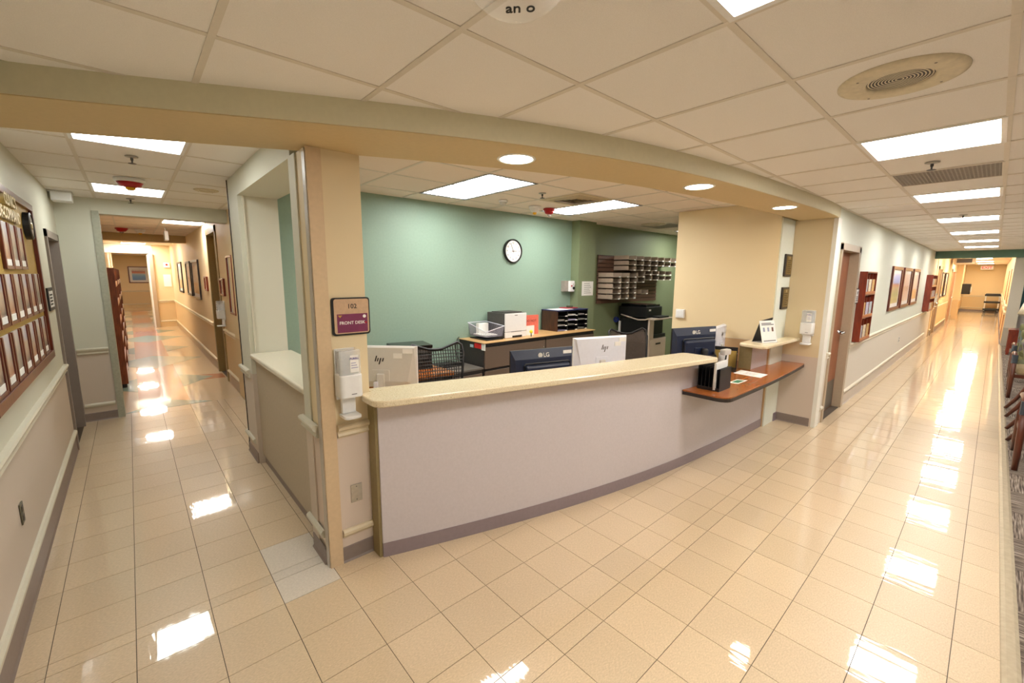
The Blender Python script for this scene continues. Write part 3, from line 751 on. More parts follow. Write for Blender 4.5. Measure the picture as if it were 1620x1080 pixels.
# ================================================================== OFFICE CHAIRS
def office_chair(name, label, loc, rz, m_net, nx, nz, top=1.08):
    t = thing(name, label, 'office chair', loc, rz)
    half = [(0, .50), (.13, .51), (.215, .56), (.245, .68), (.262, .82), (.285, .96), (.275, 1.035), (.235, 1.06), (.15, 1.03), (.07, 1.005), (0, 1.0)]
    def yb(x, z): return .24 + (z-.5)*.18 - .35*x*x + (.05 if z > .9 else 0)*(z-.9)*4
    k = top/1.06
    out = [(x, yb(x, z), z*k) for x, z in half] + [(-x, yb(x, z), z*k) for x, z in half[::-1][1:-1]]
    part(t, 'back_frame', MB().tube(out, .014, 8, True), m_black, sm=True)
    def span(z):      # half width at height z
        e = 0
        for (x0, z0), (x1, z1) in zip(half[:-1], half[1:]):
            if min(z0, z1) <= z <= max(z0, z1) and z0 != z1: e = max(e, x0+(x1-x0)*(z-z0)/(z1-z0))
        return e
    def ztop(x):
        for (x0, z0), (x1, z1) in zip(half[::-1][:-1], half[::-1][1:]):
            if x0 <= x <= x1: return z0+(z1-z0)*(x-x0)/max(1e-6, x1-x0)
        return 1.0
    net = MB()
    for i in range(1, nz):
        z = .52+.50*i/nz; e = span(z)
        net.tube([(-e+2*e*q/6, yb(-e+2*e*q/6, z), z*k) for q in range(7)], .0042, 4)
    for i in range(1, nx):
        x = -.26+.52*i/nx; zt_ = ztop(abs(x)); zb = .52 if abs(x) < .16 else .52+(abs(x)-.16)*1.6
        net.tube([(x*(1-.1*(1-q/6)), yb(x, zb+(zt_-zb)*q/6), (zb+(zt_-zb)*q/6)*k) for q in range(7)], .0042, 4)
    part(t, 'back_mesh', net, m_net)
    part(t, 'lumbar_bar', MB().tube([(-.24, yb(.24, .6)+.02, .62), (-.1, .33, .585), (.1, .33, .585), (.24, yb(.24, .6)+.02, .62)], .015, 6), m_black)
    part(t, 'seat', MB().prism(rounded([(-.25, -.27), (.25, -.27), (.24, .22), (-.24, .22)], {0, 1, 2, 3}, .09), .44, .50), m_black, .02)
    for s in (-1, 1):
        a = part(t, 'arm', MB().tube([(s*.26, .1, .46), (s*.31, .08, .55), (s*.31, .03, .68)], .018, 6), m_black)
        part(a, 'arm_pad', MB().box(s*.31-.04, s*.31+.04, -.14, .12, .68, .705), m_black, .012)
    part(t, 'gas_column', MB().lathe([(.03, .09), (.03, .25), (.022, .26), (.022, .44)], seg=14), m_black)
    part(t, 'back_support', MB().tube([(0, .1, .43), (0, .28, .44), (0, .35, .58)], .026, 8), m_black)
    for i in range(5):
        q = 2*PI*i/5+.3; c, s = math.cos(q), math.sin(q)
        l = part(t, 'base_leg', MB().tube([(.03*c, .03*s, .11), (.3*c, .3*s, .075)], [.024, .014], 6), m_black)
        part(l, 'caster', MB().lathe([(.001, -.02), (.03, -.018), (.03, .018), (.001, .02)], (.3*c, .3*s, .031), 12, 'X'), m_black)
    return t
office_chair('office_chair', 'black mesh-back office chair beside the silver monitor', (2.17, 3.36, 0), math.radians(-14), m_mesh, 20, 16, 1.10)
office_chair('office_chair', 'taupe mesh-back office chair in front of the grey copier', (4.62, 2.78, 0), math.radians(-22), m_taupe_mesh, 46, 34, 1.12)

# ================================================================== OFFICE FURNITURE
def lateral(name, label, x0, x1, y0, y1, h, rows, knob=True):
    t = thing(name, label, 'filing cabinet', (x0, y0, 0), 0, 'brown lateral filing cabinets')
    W_, D_ = x1-x0, y1-y0
    part(t, 'body', MB().box(.002, W_-.002, .02, D_, 0, h), m_cab_side)
    hh = (h-.08)/rows
    for k in range(rows):
        d = part(t, 'drawer', MB().box(.012, W_-.012, 0, .02, .06+hh*k, .06+hh*(k+1)-.03), m_cab, .003)
        part(d, 'finger_pull', MB().box(.012, W_-.012, .004, .02, .06+hh*(k+1)-.03, .06+hh*(k+1)-.012), m_black)
    part(t, 'lock', MB().lathe([(.001, -.004), (.01, -.004), (.01, .004), (.001, .004)], (W_-.04, 0, h-.14), 12, 'Y'), m_steel)
    return t
CY0 = 4.02
lateral('filing_cabinet', 'brown lateral filing cabinet under the white printer', 3.13, 4.20, CY0, YT-.01, .97, 3)
lateral('filing_cabinet', 'brown lateral filing cabinet under the black paper organizer', 4.20, 5.27, CY0, YT-.01, .97, 3)
t = thing('cabinet_worktop', 'light wood top running over both brown filing cabinets', 'worktop', (0, 0, 0))
part(t, 'top', MB().box(3.12, 5.28, CY0-.015, YT-.005, .972, .978), m_cab_top)
part(t, 'edge', MB().box(3.12, 5.28, CY0-.015, YT-.005, .97, .972), m_cab)
CT = .978
t = thing('low_cabinet', 'low brown drawer cabinet with grey top left of the filing cabinets', 'cabinet', (2.62, 4.02, 0))
part(t, 'body', MB().box(0, .49, .02, .52, 0, .66), m_cab_side); part(t, 'top', MB().box(-.005, .495, 0, .52, .66, .68), mat('grey_top', '6B645E', .5))
for k in range(2): part(t, 'drawer', MB().box(.01, .48, 0, .02, .04+.3*k, .04+.3*k+.27), m_cab, .003)
t = thing('back_desk', 'wood-topped dark desk along the sage wall on the left', 'desk', (0, 0, 0))
part(t, 'top', MB().prism(rounded([(1.12, 3.82), (2.58, 3.82), (2.58, 4.54), (1.12, 4.54)], {1}, .05), .71, .74), m_cwood)
part(t, 'modesty_panel', MB().box(1.14, 2.56, 3.9, 3.92, 0, .71), m_cab_side); part(t, 'end_panel', MB().box(2.54, 2.57, 3.84, 4.53, 0, .71), m_cab_side); part(t, 'end_panel', MB().box(1.13, 1.16, 3.84, 4.53, 0, .71), m_cab_side)
# black letter-tray box on the back desk
t = thing('letter_tray_box', 'black box-shaped desktop machine on the back desk by the sage wall', 'printer', (2.30, 4.33, .74), math.radians(-12))
part(t, 'body', MB().box(-.21, .21, -.17, .17, 0, .24), m_black, .008); part(t, 'lid', MB().prism([(-.215, -.175), (.215, -.175), (.215, .175), (-.215, .175)], .24, .275), m_black_g, .006)
part(t, 'output_slot', MB().box(-.16, .16, -.175, -.168, .12, .17), m_cab_side); part(t, 'panel', MB().box(.05, .19, -.176, -.17, .19, .225), mat('grey_panel', '5A5550', .4))
tag(bev(part(None, 'ink_case', MB().box(1.92, 2.04, 4.34, 4.52, .74, .90), m_black), .01), 'small black case beside the black desktop machine', 'case')
# side monitor-sized black tray on low cabinet
t = thing('keyboard_tray', 'flat black tray lying on the low grey-topped cabinet', 'tray', (2.78, 4.40, .68)); part(t, 'tray', MB().box(-.13, .2, -.12, .12, 0, .03), m_black, .006); part(t, 'lip', MB().box(-.13, .2, -.125, -.12, 0, .045), m_black)
tag(smooth(part(None, 'power_cord', MB().tube([(3.11, 4.52, 1.0), (3.07, 4.50, .98), (3.04, 4.50, .9), (3.05, 4.50, .8), (3.09, 4.52, .7)], .006, 6), m_black)), 'thin black cord looping beside the filing cabinet end', 'cord')
# printer
t = thing('laser_printer', 'white-fronted laser printer with dark grey side on the filing cabinets', 'printer', (3.57, 4.14, CT))
part(t, 'body', MB().box(0, .375, .022, .38, .0, .325), mat('printer_grey', '4A4644', .5), .008)
part(t, 'front_door', MB().box(0.002, .373, 0, .022, .085, .32), m_whitep, .004)
d = part(t, 'paper_drawer', MB().box(.002, .373, .0, .022, .004, .08), m_whitep, .004)
part(d, 'handle_recess', MB().box(.12, .29, -.002, .004, .005, .03), m_black)
part(t, 'output_tray', MB().prism([(.03, .06), (.34, .06), (.34, .32), (.03, .32)], .325, .335), m_cab_side)
part(t, 'seam', MB().box(.1, .28, -.0015, .001, .079, .085), m_card); part(t, 'name_badge', MB().box(.16, .21, -.0015, .001, .292, .300), m_card)
# wire basket
t = thing('mesh_basket', 'grey wire mesh letter basket left of the printer', 'basket', (3.40, 4.33, CT))
mb = MB()
def wall_grid(p00, p10, p11, p01, n, k):
    p00, p10, p11, p01 = map(Vector, (p00, p10, p11, p01))
    for i in range(n+1):
        q = i/n; mb.tube([p00.lerp(p10, q), p01.lerp(p11, q)], .0014, 4)
    for j in range(k+1):
        q = j/k; mb.tube([p00.lerp(p01, q), p10.lerp(p11, q)], .0014, 4)
wall_grid((-.13, -.17, .04), (.13, -.17, .04), (.15, -.19, .17), (-.15, -.19, .11), 16, 8); wall_grid((-.13, .17, .04), (.13, .17, .04), (.15, .19, .2), (-.15, .19, .2), 16, 8)
wall_grid((-.13, -.17, .04), (-.13, .17, .04), (-.15, .19, .2), (-.15, -.19, .11), 18, 8); wall_grid((.13, -.17, .04), (.13, .17, .04), (.15, .19, .2), (.15, -.19, .17), 18, 8)
wall_grid((-.13, -.17, .04), (.13, -.17, .04), (.13, .17, .04), (-.13, .17, .04), 12, 14)
part(t, 'mesh', mb, mat('basket_wire', '9A96A4', .4, metal=.4))
part(t, 'rim', MB().tube([(-.15, -.19, .11), (.15, -.19, .17), (.15, .19, .2), (-.15, .19, .2)], .0055, 6, True), m_silver_w)
part(t, 'base', MB().box(-.14, .13, -.19, .16, 0, .012), m_black)
tag(part(None, 'paper_stack', MB().box(3.30, 3.50, 4.22, 4.47, CT+.046, CT+.058), m_paper), 'white paper sheets lying in the wire basket', 'paper')
tag(part(None, 'envelope_stack', MB().box(3.36, 3.52, 4.43, 4.49, CT+.05, CT+.185), m_paper), 'white envelopes standing at the back of the wire basket', 'envelopes')
# folders, sticky note, organizer
t = thing('red_folder', 'salmon red sign sheet leaning beside the printer', 'sign', (4.02, 4.26, CT), math.radians(-8)); part(t, 'sheet', MB().box(0, .24, 0, .02, 0, .27), mat('salmon_paper', 'E5735F', .7)); text(t, 'lettering', 'DO NOT', .045, (.11, -.002, .19), FY, mat('dark_red_ink', '8A2018', .6))
tag(part(None, 'white_card', MB().box(4.0, 4.15, 4.20, 4.215, CT, CT+.13), m_paper), 'white card standing in front of the salmon red sheet', 'card')
t = thing('yellow_note_clip', 'small yellow memo ball next to the printer drawer', 'memo holder', (3.975, 4.08, CT)); part(t, 'ball', MB().lathe([(.002, .045), (.018, .05), (.024, .068), (.016, .088), (.002, .092)], seg=12), mat('yellow_plastic', 'E8DE2E', .4), sm=True); part(t, 'stem', MB().box(-.004, .004, -.004, .004, 0, .046), m_black)
t = thing('paper_organizer', 'black desktop paper sorter with brown side panel, three by four slots', 'organizer', (4.62, 4.20, CT))
OW, OD, OH = .70, .32, .30
part(t, 'side_panel', MB().box(0, .012, 0, OD, 0, OH), wood('dark_walnut', '3A2119', '55301F', .4, 3, (12, 12, 2))); part(t, 'side_panel', MB().box(OW-.012, OW, 0, OD, 0, OH), m_black)
part(t, 'back_panel', MB().box(0, OW, OD-.01, OD, 0, OH), m_black); part(t, 'top', MB().box(-.006, OW+.006, -.006, OD, OH, OH+.012), mat('navy_laminate', '23285E', .35))
for k in (1, 2): part(t, 'divider', MB().box(OW*k/3-.006, OW*k/3+.006, .003, OD-.01, 0, OH), m_black)
for c in range(3):
    for r in range(5):
        s = part(t, 'shelf', MB().box(OW*c/3+.008, OW*(c+1)/3-.008, 0, OD-.012, OH*r/4.2, OH*r/4.2+.006), m_black)
        if r < 4: part(s, 'label_tab', MB().box(OW*(c+1)/3-.06, OW*(c+1)/3-.014, -.003, 0, OH*r/4.2+.001, OH*r/4.2+.014), m_paper)
for c in range(3):
    for r in range(4):
        if (c*3+r*5) % 4 == 3: continue
        tag(part(None, 'paper_stack', MB().box(4.62+OW*c/3+.012, 4.62+OW*(c+1)/3-.02, 4.21+.02*((c+r) % 3), 4.48, CT+OH*r/4.2+.0065, CT+OH*r/4.2+.0145+.006*((c*2+r) % 3)), m_paper if (c+r) % 3 else mat('lilac_paper', 'B9B6D6', .7)),
            'papers in the %s column, %s slot of the black sorter' % (('left', 'middle', 'right')[c], ('lowest', 'second lowest', 'second highest', 'top')[r]), 'papers', 'papers in the black sorter')
tag(part(None, 'paper_sheet', MB().box(4.66, 5.0, 4.22, 4.46, CT+OH+.0125, CT+OH+.016), m_paper), 'white sheet lying on top of the black sorter', 'paper')
tag(bev(part(None, 'red_binder', MB().box(4.95, 5.2, 4.30, 4.47, CT+OH+.0165, CT+OH+.03), mat('crimson', 'A32A3A', .5)), .004), 'flat crimson binder on top of the black sorter', 'binder')
tag(bev(part(None, 'stapler', MB().prism([(5.0, 4.33), (5.12, 4.33), (5.12, 4.37), (5.0, 4.37)], CT+OH+.0305, CT+OH+.06), mat('olive_metal', '4A5240', .4)), .008), 'small dark stapler on the crimson binder', 'stapler')
# magnets on the cabinet side
def on_side(px0, py0, px1, py1, name, m, label, cat):
    a, b = onX(px0, py0, 3.13), onX(px1, py1, 3.13); x = 3.129
    return tag(part(None, name, MB().box(x-.003, x+.0008, min(a.y, b.y), max(a.y, b.y), min(a.z, b.z), max(a.z, b.z)), m), label, cat)
on_side(751, 542, 761.5, 552, 'red_label', mat('label_red', 'D8201E', .5), 'bright red label stuck to the cabinet end', 'label')
on_side(762, 543.5, 768, 555, 'white_label', m_paper, 'white printed label at the front edge of the cabinet end', 'label')
on_side(744, 544, 749, 549.5, 'photo_magnet', mat('pale_blue', 'BFD8E2', .5), 'tiny pale blue photo magnet on the cabinet end', 'magnet')

# clock
t = thing('wall_clock', 'round black-rimmed wall clock with white face on the sage wall', 'clock', (4.04, YT, 2.125))
R_ = .165
part(t, 'case', MB().lathe([(.001, 0), (R_, 0), (R_, -.03), (R_-.012, -.042), (R_-.02, -.03), (R_-.021, -.02), (.001, -.02)], seg=48, axis='Y'), m_black, sm=False)
part(t, 'face', MB().lathe([(.001, -.0205), (R_-.021, -.0205), (R_-.021, -.022), (.001, -.022)], seg=48, axis='Y'), m_paper)
for h in range(1, 13):
    q = PI/2-h*PI/6; text(t, 'numeral', str(h), .036, (.112*math.cos(q), -.0225, .112*math.sin(q)), FY, m_ink)
def hand(ang, l, w_, name, m):
    q = PI/2-ang; u = Vector((math.cos(q), 0, math.sin(q))); v = Vector((-u.z, 0, u.x))*w_
    p = [-u*.02-v, u*l-v*.5, u*l+v*.5, -u*.02+v]; mb = MB()
    mb.v = [(a.x, -.0245, a.z) for a in p]+[(a.x, -.026, a.z) for a in p]
    mb.f = [(0, 1, 2, 3), (7, 6, 5, 4), (0, 4, 5, 1), (1, 5, 6, 2), (2, 6, 7, 3), (3, 7, 4, 0)]
    part(t, name, mb, m)
hand(2*PI*(2.93/12), .075, .004, 'hour_hand', m_ink); hand(2*PI*(56/60), .115, .003, 'minute_hand', m_ink); hand(2*PI*(42/60), .10, .0012, 'second_hand', m_red)
# call device on pilaster corner
t = thing('control_box', 'small grey and white control box where the sage wall meets the pilaster', 'control box', (5.09, 4.549, 1.63))
part(t, 'back_box', MB().box(-.02, .09, -.07, 0, -.085, .085), mat('box_grey', '9C958C', .5), .006); part(t, 'face', MB().box(.075, .185, -.11, -.06, -.085, .085), m_whitep, .01)
for (x, z, m, r) in ((.105, .005, m_red, .011), (.155, -.03, m_black, .022), (.155, .035, m_silver, .02)): part(t, 'button', MB().lathe([(.001, -.122), (r, -.122), (r, -.108), (.001, -.108)], (x, 0, z), 14, 'Y'), m)
a, b = onY(921, 445, 4.385), onY(938, 467, 4.385)
t = thing('paper_notice', 'white printed notice taped to the green pilaster', 'notice', ((a.x+b.x)/2, 4.389, b.z)); part(t, 'sheet', MB().box(-(b.x-a.x)/2, (b.x-a.x)/2, -.0015, 0, 0, a.z-b.z), m_paper)
for k in range(6): part(t, 'text_line', MB().box(-.09, .09-.02*(k % 3), -.0022, -.0014, .04+.03*k, .046+.03*k), m_card)

# ================================================================== SLATWALL AND MAIL TRAYS
t = thing('slatwall_panel', 'brown slatted panel on the green wall holding mail trays', 'slatwall', (5.97, YT-.002, 0))
part(t, 'backing', MB().box(0, 1.93, -.006, 0, 1.32, 2.15), mat('slat_groove', '3A2A22', .6))
for k in range(12): part(t, 'slat', MB().box(0, 1.93, -.022, -.006, 1.322+.069*k, 1.322+.069*k+.058), m_slat, .004)
def tray_proto():
    t = thing('mail_tray', '', 'mail tray', (0, 0, 0), 0, 'mail trays on the slatted wall'); w_, d, h = .232, .30, .074
    part(t, 'floor', MB().box(0, w_, -d+.004, 0, 0, .004), m_tray_shade); part(t, 'lip', MB().box(0, w_, -d, -d+.004, 0, .008), m_tray)
    part(t, 'side', MB().box(0, .006, -d, 0, .004, h), m_tray); part(t, 'side', MB().box(w_-.006, w_, -d, 0, .004, h), m_tray)
    part(t, 'rear', MB().box(.006, w_-.006, -.006, 0, .004, h), m_tray_shade); part(t, 'label_holder', MB().box(w_-.07, w_-.012, -d-.004, -d, -.004, .016), m_paper)
    return t
proto = tray_proto(); first = True
def tray(x, z, label):
    global first
    if first: proto.location = (x, YT-.024, z); proto['label'] = label; first = False; return
    c = copy_tree(proto); c.location = (x, YT-.024, z); c['label'] = label
num = ['first', 'second', 'third', 'fourth', 'fifth', 'sixth', 'seventh']
rown = ['top', 'second', 'third', 'fourth', 'fifth']
for c in range(7):
    for r in range(3):
        if c > 3 and r == 2: continue
        tray(6.42+.237*c, 2.075-.09*r, 'beige mail tray in the upper bank, %s column, %s row' % (num[c], rown[r]))
for c in range(3):
    for r in range(5):
        tray(5.99+.237*c, 1.775-.092*r, 'beige mail tray in the lower bank, %s column, %s row' % (num[c], rown[r]))
for c in range(5):
    for r in range(2):
        tray(6.72+.237*c, 1.80-.092*r+(.02 if c else -.02), 'beige mail tray in the middle bank, %s column, %s row' % (num[c], ('upper', 'lower')[r]))
tray(6.86, 1.48, 'single mail tray hanging alone on the lower slats')
for k, (x, z) in enumerate(((6.45, 2.08), (6.70, 1.99), (6.02, 1.6), (6.26, 1.69), (6.50, 1.50), (6.98, 1.815), (7.2, 1.905), (6.26, 1.415))):
    pass
# ================================================================== COPIER
cx0, cy0 = 6.58, 3.86
t = thing('copier', 'tall grey copier with black scanner lid and drawers', 'copier', (cx0, cy0, 0))
part(t, 'side_panel', MB().box(0, .5, .03, .60, .05, 1.06), m_black, .006)
part(t, 'drawer_unit', MB().box(.0, .58, 0, .03, .05, .72), m_copier, .004); 
for k in range(2):
    d = part(t, 'drawer', MB().box(.03, .56, -.008, 0, .1+.33*k, .1+.33*k+.28), m_copier, .003); part(d, 'handle', MB().box(.22, .38, -.012, -.006, .28+.33*k, .31+.33*k), m_black)
part(t, 'upright', MB().box(0, .14, -.005, .03, .72, 1.06), m_copier, .004); part(t, 'shelf_panel', MB().box(-.02, .6, -.12, .05, 1.06, 1.085), m_copier, .006)
part(t, 'output_tray', MB().box(.14, .56, .0, .4, .73, .79), m_black, .01)
part(t, 'scanner', MB().box(-.01, .5, .06, .62, 1.087, 1.27), m_black, .012); part(t, 'scanner_lid', MB().box(.02, .46, .08, .6, 1.27, 1.31), m_black_g, .012)
part(t, 'control_panel', MB().box(.14, .46, -.10, .04, 1.087, 1.115), m_black, .004); part(t, 'badge', MB().box(.06, .12, .055, .06, 1.2, 1.23), m_paper)
tag(smooth(part(None, 'looped_cable', MB().tube([(cx0-.04, cy0+.55, 1.12), (cx0-.04, cy0+.4, 1.09), (cx0-.04, cy0+.2, 1.05), (cx0-.04, cy0+.06, 1.06), (cx0-.04, cy0-.01, 1.09)], .012, 6), m_copier)), 'beige cable draped across the side of the copier', 'cable')
t = thing('blue_tape_roll', 'small blue roll hanging at the back edge of the copier', 'tape roll', (cx0-.05, cy0+.64, 1.02)); part(t, 'roll', MB().lathe([(.02, -.02), (.05, -.02), (.05, .02), (.02, .02)], seg=18, axis='X', ring=True), mat('blue_vinyl', '1E2F7A', .4)); part(t, 'peg', MB().box(-.02, .06, -.006, .006, -.006, .006), m_steel)
tag(part(None, 'white_pole', MB().box(cx0-.045, cx0-.02, cy0+.56, cy0+.59, 0, 1.0), m_whitep), 'slim white pole standing behind the copier side', 'pole')

# ================================================================== COUNTER ITEMS
# file sorter
a = onZ(1104, 611, .765); b = onZ(1144, 621, .765)
t = thing('file_sorter', 'black step file sorter holding papers on the wood counter', 'file sorter', (3.865, 1.742, .764), -PI/2)
part(t, 'base', MB().box(0, .20, 0, .24, 0, .012), m_black)
for k in range(6): part(t, 'divider', MB().box(.034*k, .034*k+.005, 0, .24, .012, .22-.004*k), m_black)
part(t, 'front_panel', MB().box(.195, .20, 0, .24, .012, .205), m_black)
part(t, 'side_rail', MB().box(0, .20, -.004, 0, 0, .03), m_black); part(t, 'rear_wall', MB().box(0, .20, .236, .24, .012, .2), m_black)
for k, (x, h) in enumerate(((.142, .245), (.149, .25), (.156, .24))):
    p = thing('document', 'white document standing in the black file sorter, %s sheet' % ('back', 'middle', 'front')[k], 'paper', (3.865, 1.742, .778), -PI/2, 'papers in the file sorter')
    part(p, 'sheet', MB().strip([(x+.008, -.018), (x+.004, .03), (x+.002, .14), (x+.006, .225)], [(x+.011, -.018), (x+.007, .03), (x+.005, .14), (x+.009, .225)], 0, h), m_paper)
def flat(name, pts, z, m, label, cat, h=.0012):
    q = [onZ(*p, z) for p in pts]; return tag(part(None, name, MB().prism([(v.x, v.y) for v in q], z, z+h), m), label, cat)
t = thing('printed_sheet', 'white printed sheet lying on the wood counter', 'paper', (0, 0, .7645)); q = [onZ(*p, .7645) for p in ((1172, 585), (1215, 592.5), (1203, 597.5), (1160, 590))]
part(t, 'sheet', MB().prism([(v.x, v.y) for v in q], 0, .001), m_paper)
for k in range(4):
    a_, b_ = q[0].lerp(q[3], .25+.16*k), q[1].lerp(q[2], .25+.16*k); e = (q[3]-q[0])*.035; a2, b2 = a_.lerp(b_, .3), a_.lerp(b_, .72)
    part(t, 'text_line', MB().prism([(a2.x, a2.y), (b2.x, b2.y), (b2.x+e.x, b2.y+e.y), (a2.x+e.x, a2.y+e.y)], .001, .0013), m_card)
t = thing('green_card', 'small white-bordered green card on the wood counter edge', 'card', (0, 0, .7645)); q = [onZ(*p, .7645) for p in ((1166, 600), (1183, 601.5), (1168, 607), (1152, 605))]
part(t, 'card', MB().prism([(v.x, v.y) for v in q], 0, .001), m_paper); c_ = sum(q, Vector())/4
part(t, 'print', MB().prism([((v.x-c_.x)*.7+c_.x, (v.y-c_.y)*.7+c_.y) for v in q], .001, .0013), mat('green_ink', '2F7A55', .5))
# acrylic sign on the shelf
t = thing('counter_sign', 'white printed flyer in a tilted stand on the stone shelf', 'sign', (5.27, 1.60, 1.071), math.radians(-18))
mb = MB(); mb.v = [(-.12, 0, 0), (.12, 0, 0), (.12, .06, .24), (-.12, .06, .24), (-.12, .006, 0), (.12, .006, 0), (.12, .066, .24), (-.12, .066, .24)]; mb.f = [(0, 1, 2, 3), (7, 6, 5, 4), (0, 4, 5, 1), (1, 5, 6, 2), (2, 6, 7, 3), (3, 7, 4, 0)]
part(t, 'flyer', mb, m_paper)
mb = MB(); mb.v = [(-.11, .13, 0), (.11, .13, 0), (.11, .068, .27), (-.09, .068, .24), (-.11, .136, 0), (.11, .136, 0), (.11, .074, .27), (-.09, .074, .24)]; mb.f = [(0, 1, 2, 3), (7, 6, 5, 4), (0, 4, 5, 1), (1, 5, 6, 2), (2, 6, 7, 3), (3, 7, 4, 0)]
part(t, 'back_leg', mb, m_black); part(t, 'foot', MB().box(-.12, .12, -.01, .14, -.0008, .0022), m_clear)
def decal(x0, x1, s0, s1, m):
    mb = MB(); f = lambda x, s: (x, .25*s*1-.0012, s); mb.v = [f(x0, s0), f(x1, s0), f(x1, s1), f(x0, s1)]; mb.f = [(0, 1, 2, 3)]; part(t, 'print', mb, m)
decal(-.10, .10, .19, .20, m_card); decal(-.10, .06, .205, .215, m_card); decal(-.1, .1, .015, .025, m_card)
for k in range(3): decal(-.085+.07*k, -.055+.07*k, .12, .165, mat('print_blue', '9AA0B8', .6) if k < 2 else mat('print_brown', '6E4A3A', .6))
# telephone, pumpkin, cable cluster, black tray
t = thing('desk_phone', 'black and silver desk telephone between the silver monitor and the black tray', 'telephone', (4.66, 2.03, .764), math.radians(-20))
part(t, 'base', MB().prism([(-.1, -.09), (.1, -.09), (.1, .09), (-.1, .09)], 0, .05), m_black, .01); part(t, 'handset', MB().tube([(-.08, -.09, .12), (-.07, -.03, .165), (-.07, .05, .165), (-.08, .1, .12)], .022, 8), m_silver, sm=True); part(t, 'cradle', MB().box(-.10, -.04, -.08, .09, .05, .12), m_black, .008)
part(t, 'screen', MB().box(-.01, .09, .0, .07, .05, .09), m_silver, .006); part(t, 'cord', MB().tube([(-.08, -.1, .1), (-.14, -.14, .05), (-.06, -.16, .02), (.02, -.14, .05)], .005, 6), m_black)
t = thing('webcam_stand', 'small silver camera on a thin black stand beside the phone', 'camera', (4.58, 1.80, .764), math.radians(-10)); part(t, 'stem', MB().tube([(0, 0, 0), (.02, 0, .16), (.03, 0, .23)], .008, 8), m_black); part(t, 'head', MB().box(-.05, .07, -.03, .03, .22, .28), m_silver, .012); part(t, 'foot', MB().lathe([(.05, 0), (.05, .008), (.01, .012)], seg=18), m_black)
t = thing('pumpkin', 'small orange pumpkin ornament behind the black file sorter', 'ornament', (4.38, 1.78, .764)); part(t, 'body', MB().lathe([(.01, .002), (.04, .008), (.055, .035), (.048, .07), (.015, .082)], seg=16), mat('pumpkin_orange', 'C8541C', .5), sm=True); part(t, 'stem', MB().tube([(0, 0, .078), (.008, 0, .10)], .008, 6), m_cab_side)
t = thing('document_tray', 'black upright desk tray holding papers against the shelf support', 'tray', (4.93, 1.93, .764), math.radians(20))
part(t, 'base', MB().box(-.14, .1, -.12, .12, 0, .01), m_black); part(t, 'rear_panel', MB().box(.09, .1, -.12, .12, .01, .24), m_black); part(t, 'side', MB().prism([(-.14, .11), (.1, .11), (.1, .12), (-.14, .12)], .01, .21), m_black); part(t, 'side', MB().prism([(-.02, -.12), (.1, -.12), (.1, -.11), (-.02, -.11)], .01, .18), m_black); part(t, 'divider', MB().box(.08, .086, -.11, .11, .01, .2), m_gold)
tag(part(None, 'paper_bundle', MB().prism([(4.84, 1.90), (4.89, 1.88), (4.92, 1.96), (4.87, 1.98)], .775, .95), m_paper), 'white paper bundle standing in the black desk tray', 'papers')

# ================================================================== WALL FIXTURES AROUND THE DESK
def dispenser(label, loc, rz):
    t = thing('sanitizer_dispenser', label, 'sanitizer dispenser', loc, rz, 'wall mounted hand sanitizer dispensers')
    part(t, 'back_plate', MB().box(-.06, .06, -.012, 0, .10, .405), m_whitep, .006)
    c = part(t, 'cartridge', MB().prism(rounded([(-.062, -.105), (.062, -.105), (.062, -.012), (-.062, -.012)], {0, 1}, .02), .255, .405), m_clear, .006)
    part(c, 'gel', MB().prism(rounded([(-.05, -.09), (.05, -.09), (.05, -.02), (-.05, -.02)], {0, 1}, .02), .262, .35), mat('gel_clear', 'F2F5F8', .1, alpha=.5))
    part(c, 'label_print', MB().box(-.005, .045, -.1066, -.1052, .275, .375), m_paper)
    text(c, 'label_text', 'PURELL', .016, (.02, -.1072, .355), FY, m_purple_ink, bold=.0004)
    for k in range(3): part(c, 'label_line', MB().box(.0, .04-.006*k, -.1072, -.1065, .30+.014*k, .304+.014*k), mat('lavender_ink', '8A86B0', .6))
    part(t, 'body', MB().prism(rounded([(-.065, -.11), (.065, -.11), (.065, -.005), (-.065, -.005)], {0, 1}, .025), .125, .262), m_whitep, .008)
    part(t, 'maker_mark', MB().box(-.005, .025, -.1112, -.1098, .145, .150), m_card)
    part(t, 'tray_arm', MB().box(-.04, .04, -.045, -.012, .02, .125), m_whitep, .004); part(t, 'drip_tray', MB().prism(rounded([(-.05, -.12), (.05, -.12), (.05, -.01), (-.05, -.01)], {0, 1}, .03), .0, .018), m_whitep, .004)
    return t
d1 = dispenser('white sanitizer dispenser on the corner column under the room sign', (.905, 2.509, .95), 0)
dup(d1, (6.009, 1.43, 1.003), -PI/2, 'white sanitizer dispenser on the right pier above the wood counter')
dup(d1, (1.098, 8.17, .95), -PI/2, 'white sanitizer dispenser in the far left corridor by the doorway')
dup(d1, (18.45, YR-.001, .95), 0, 'white sanitizer dispenser beside the far red wall rack')
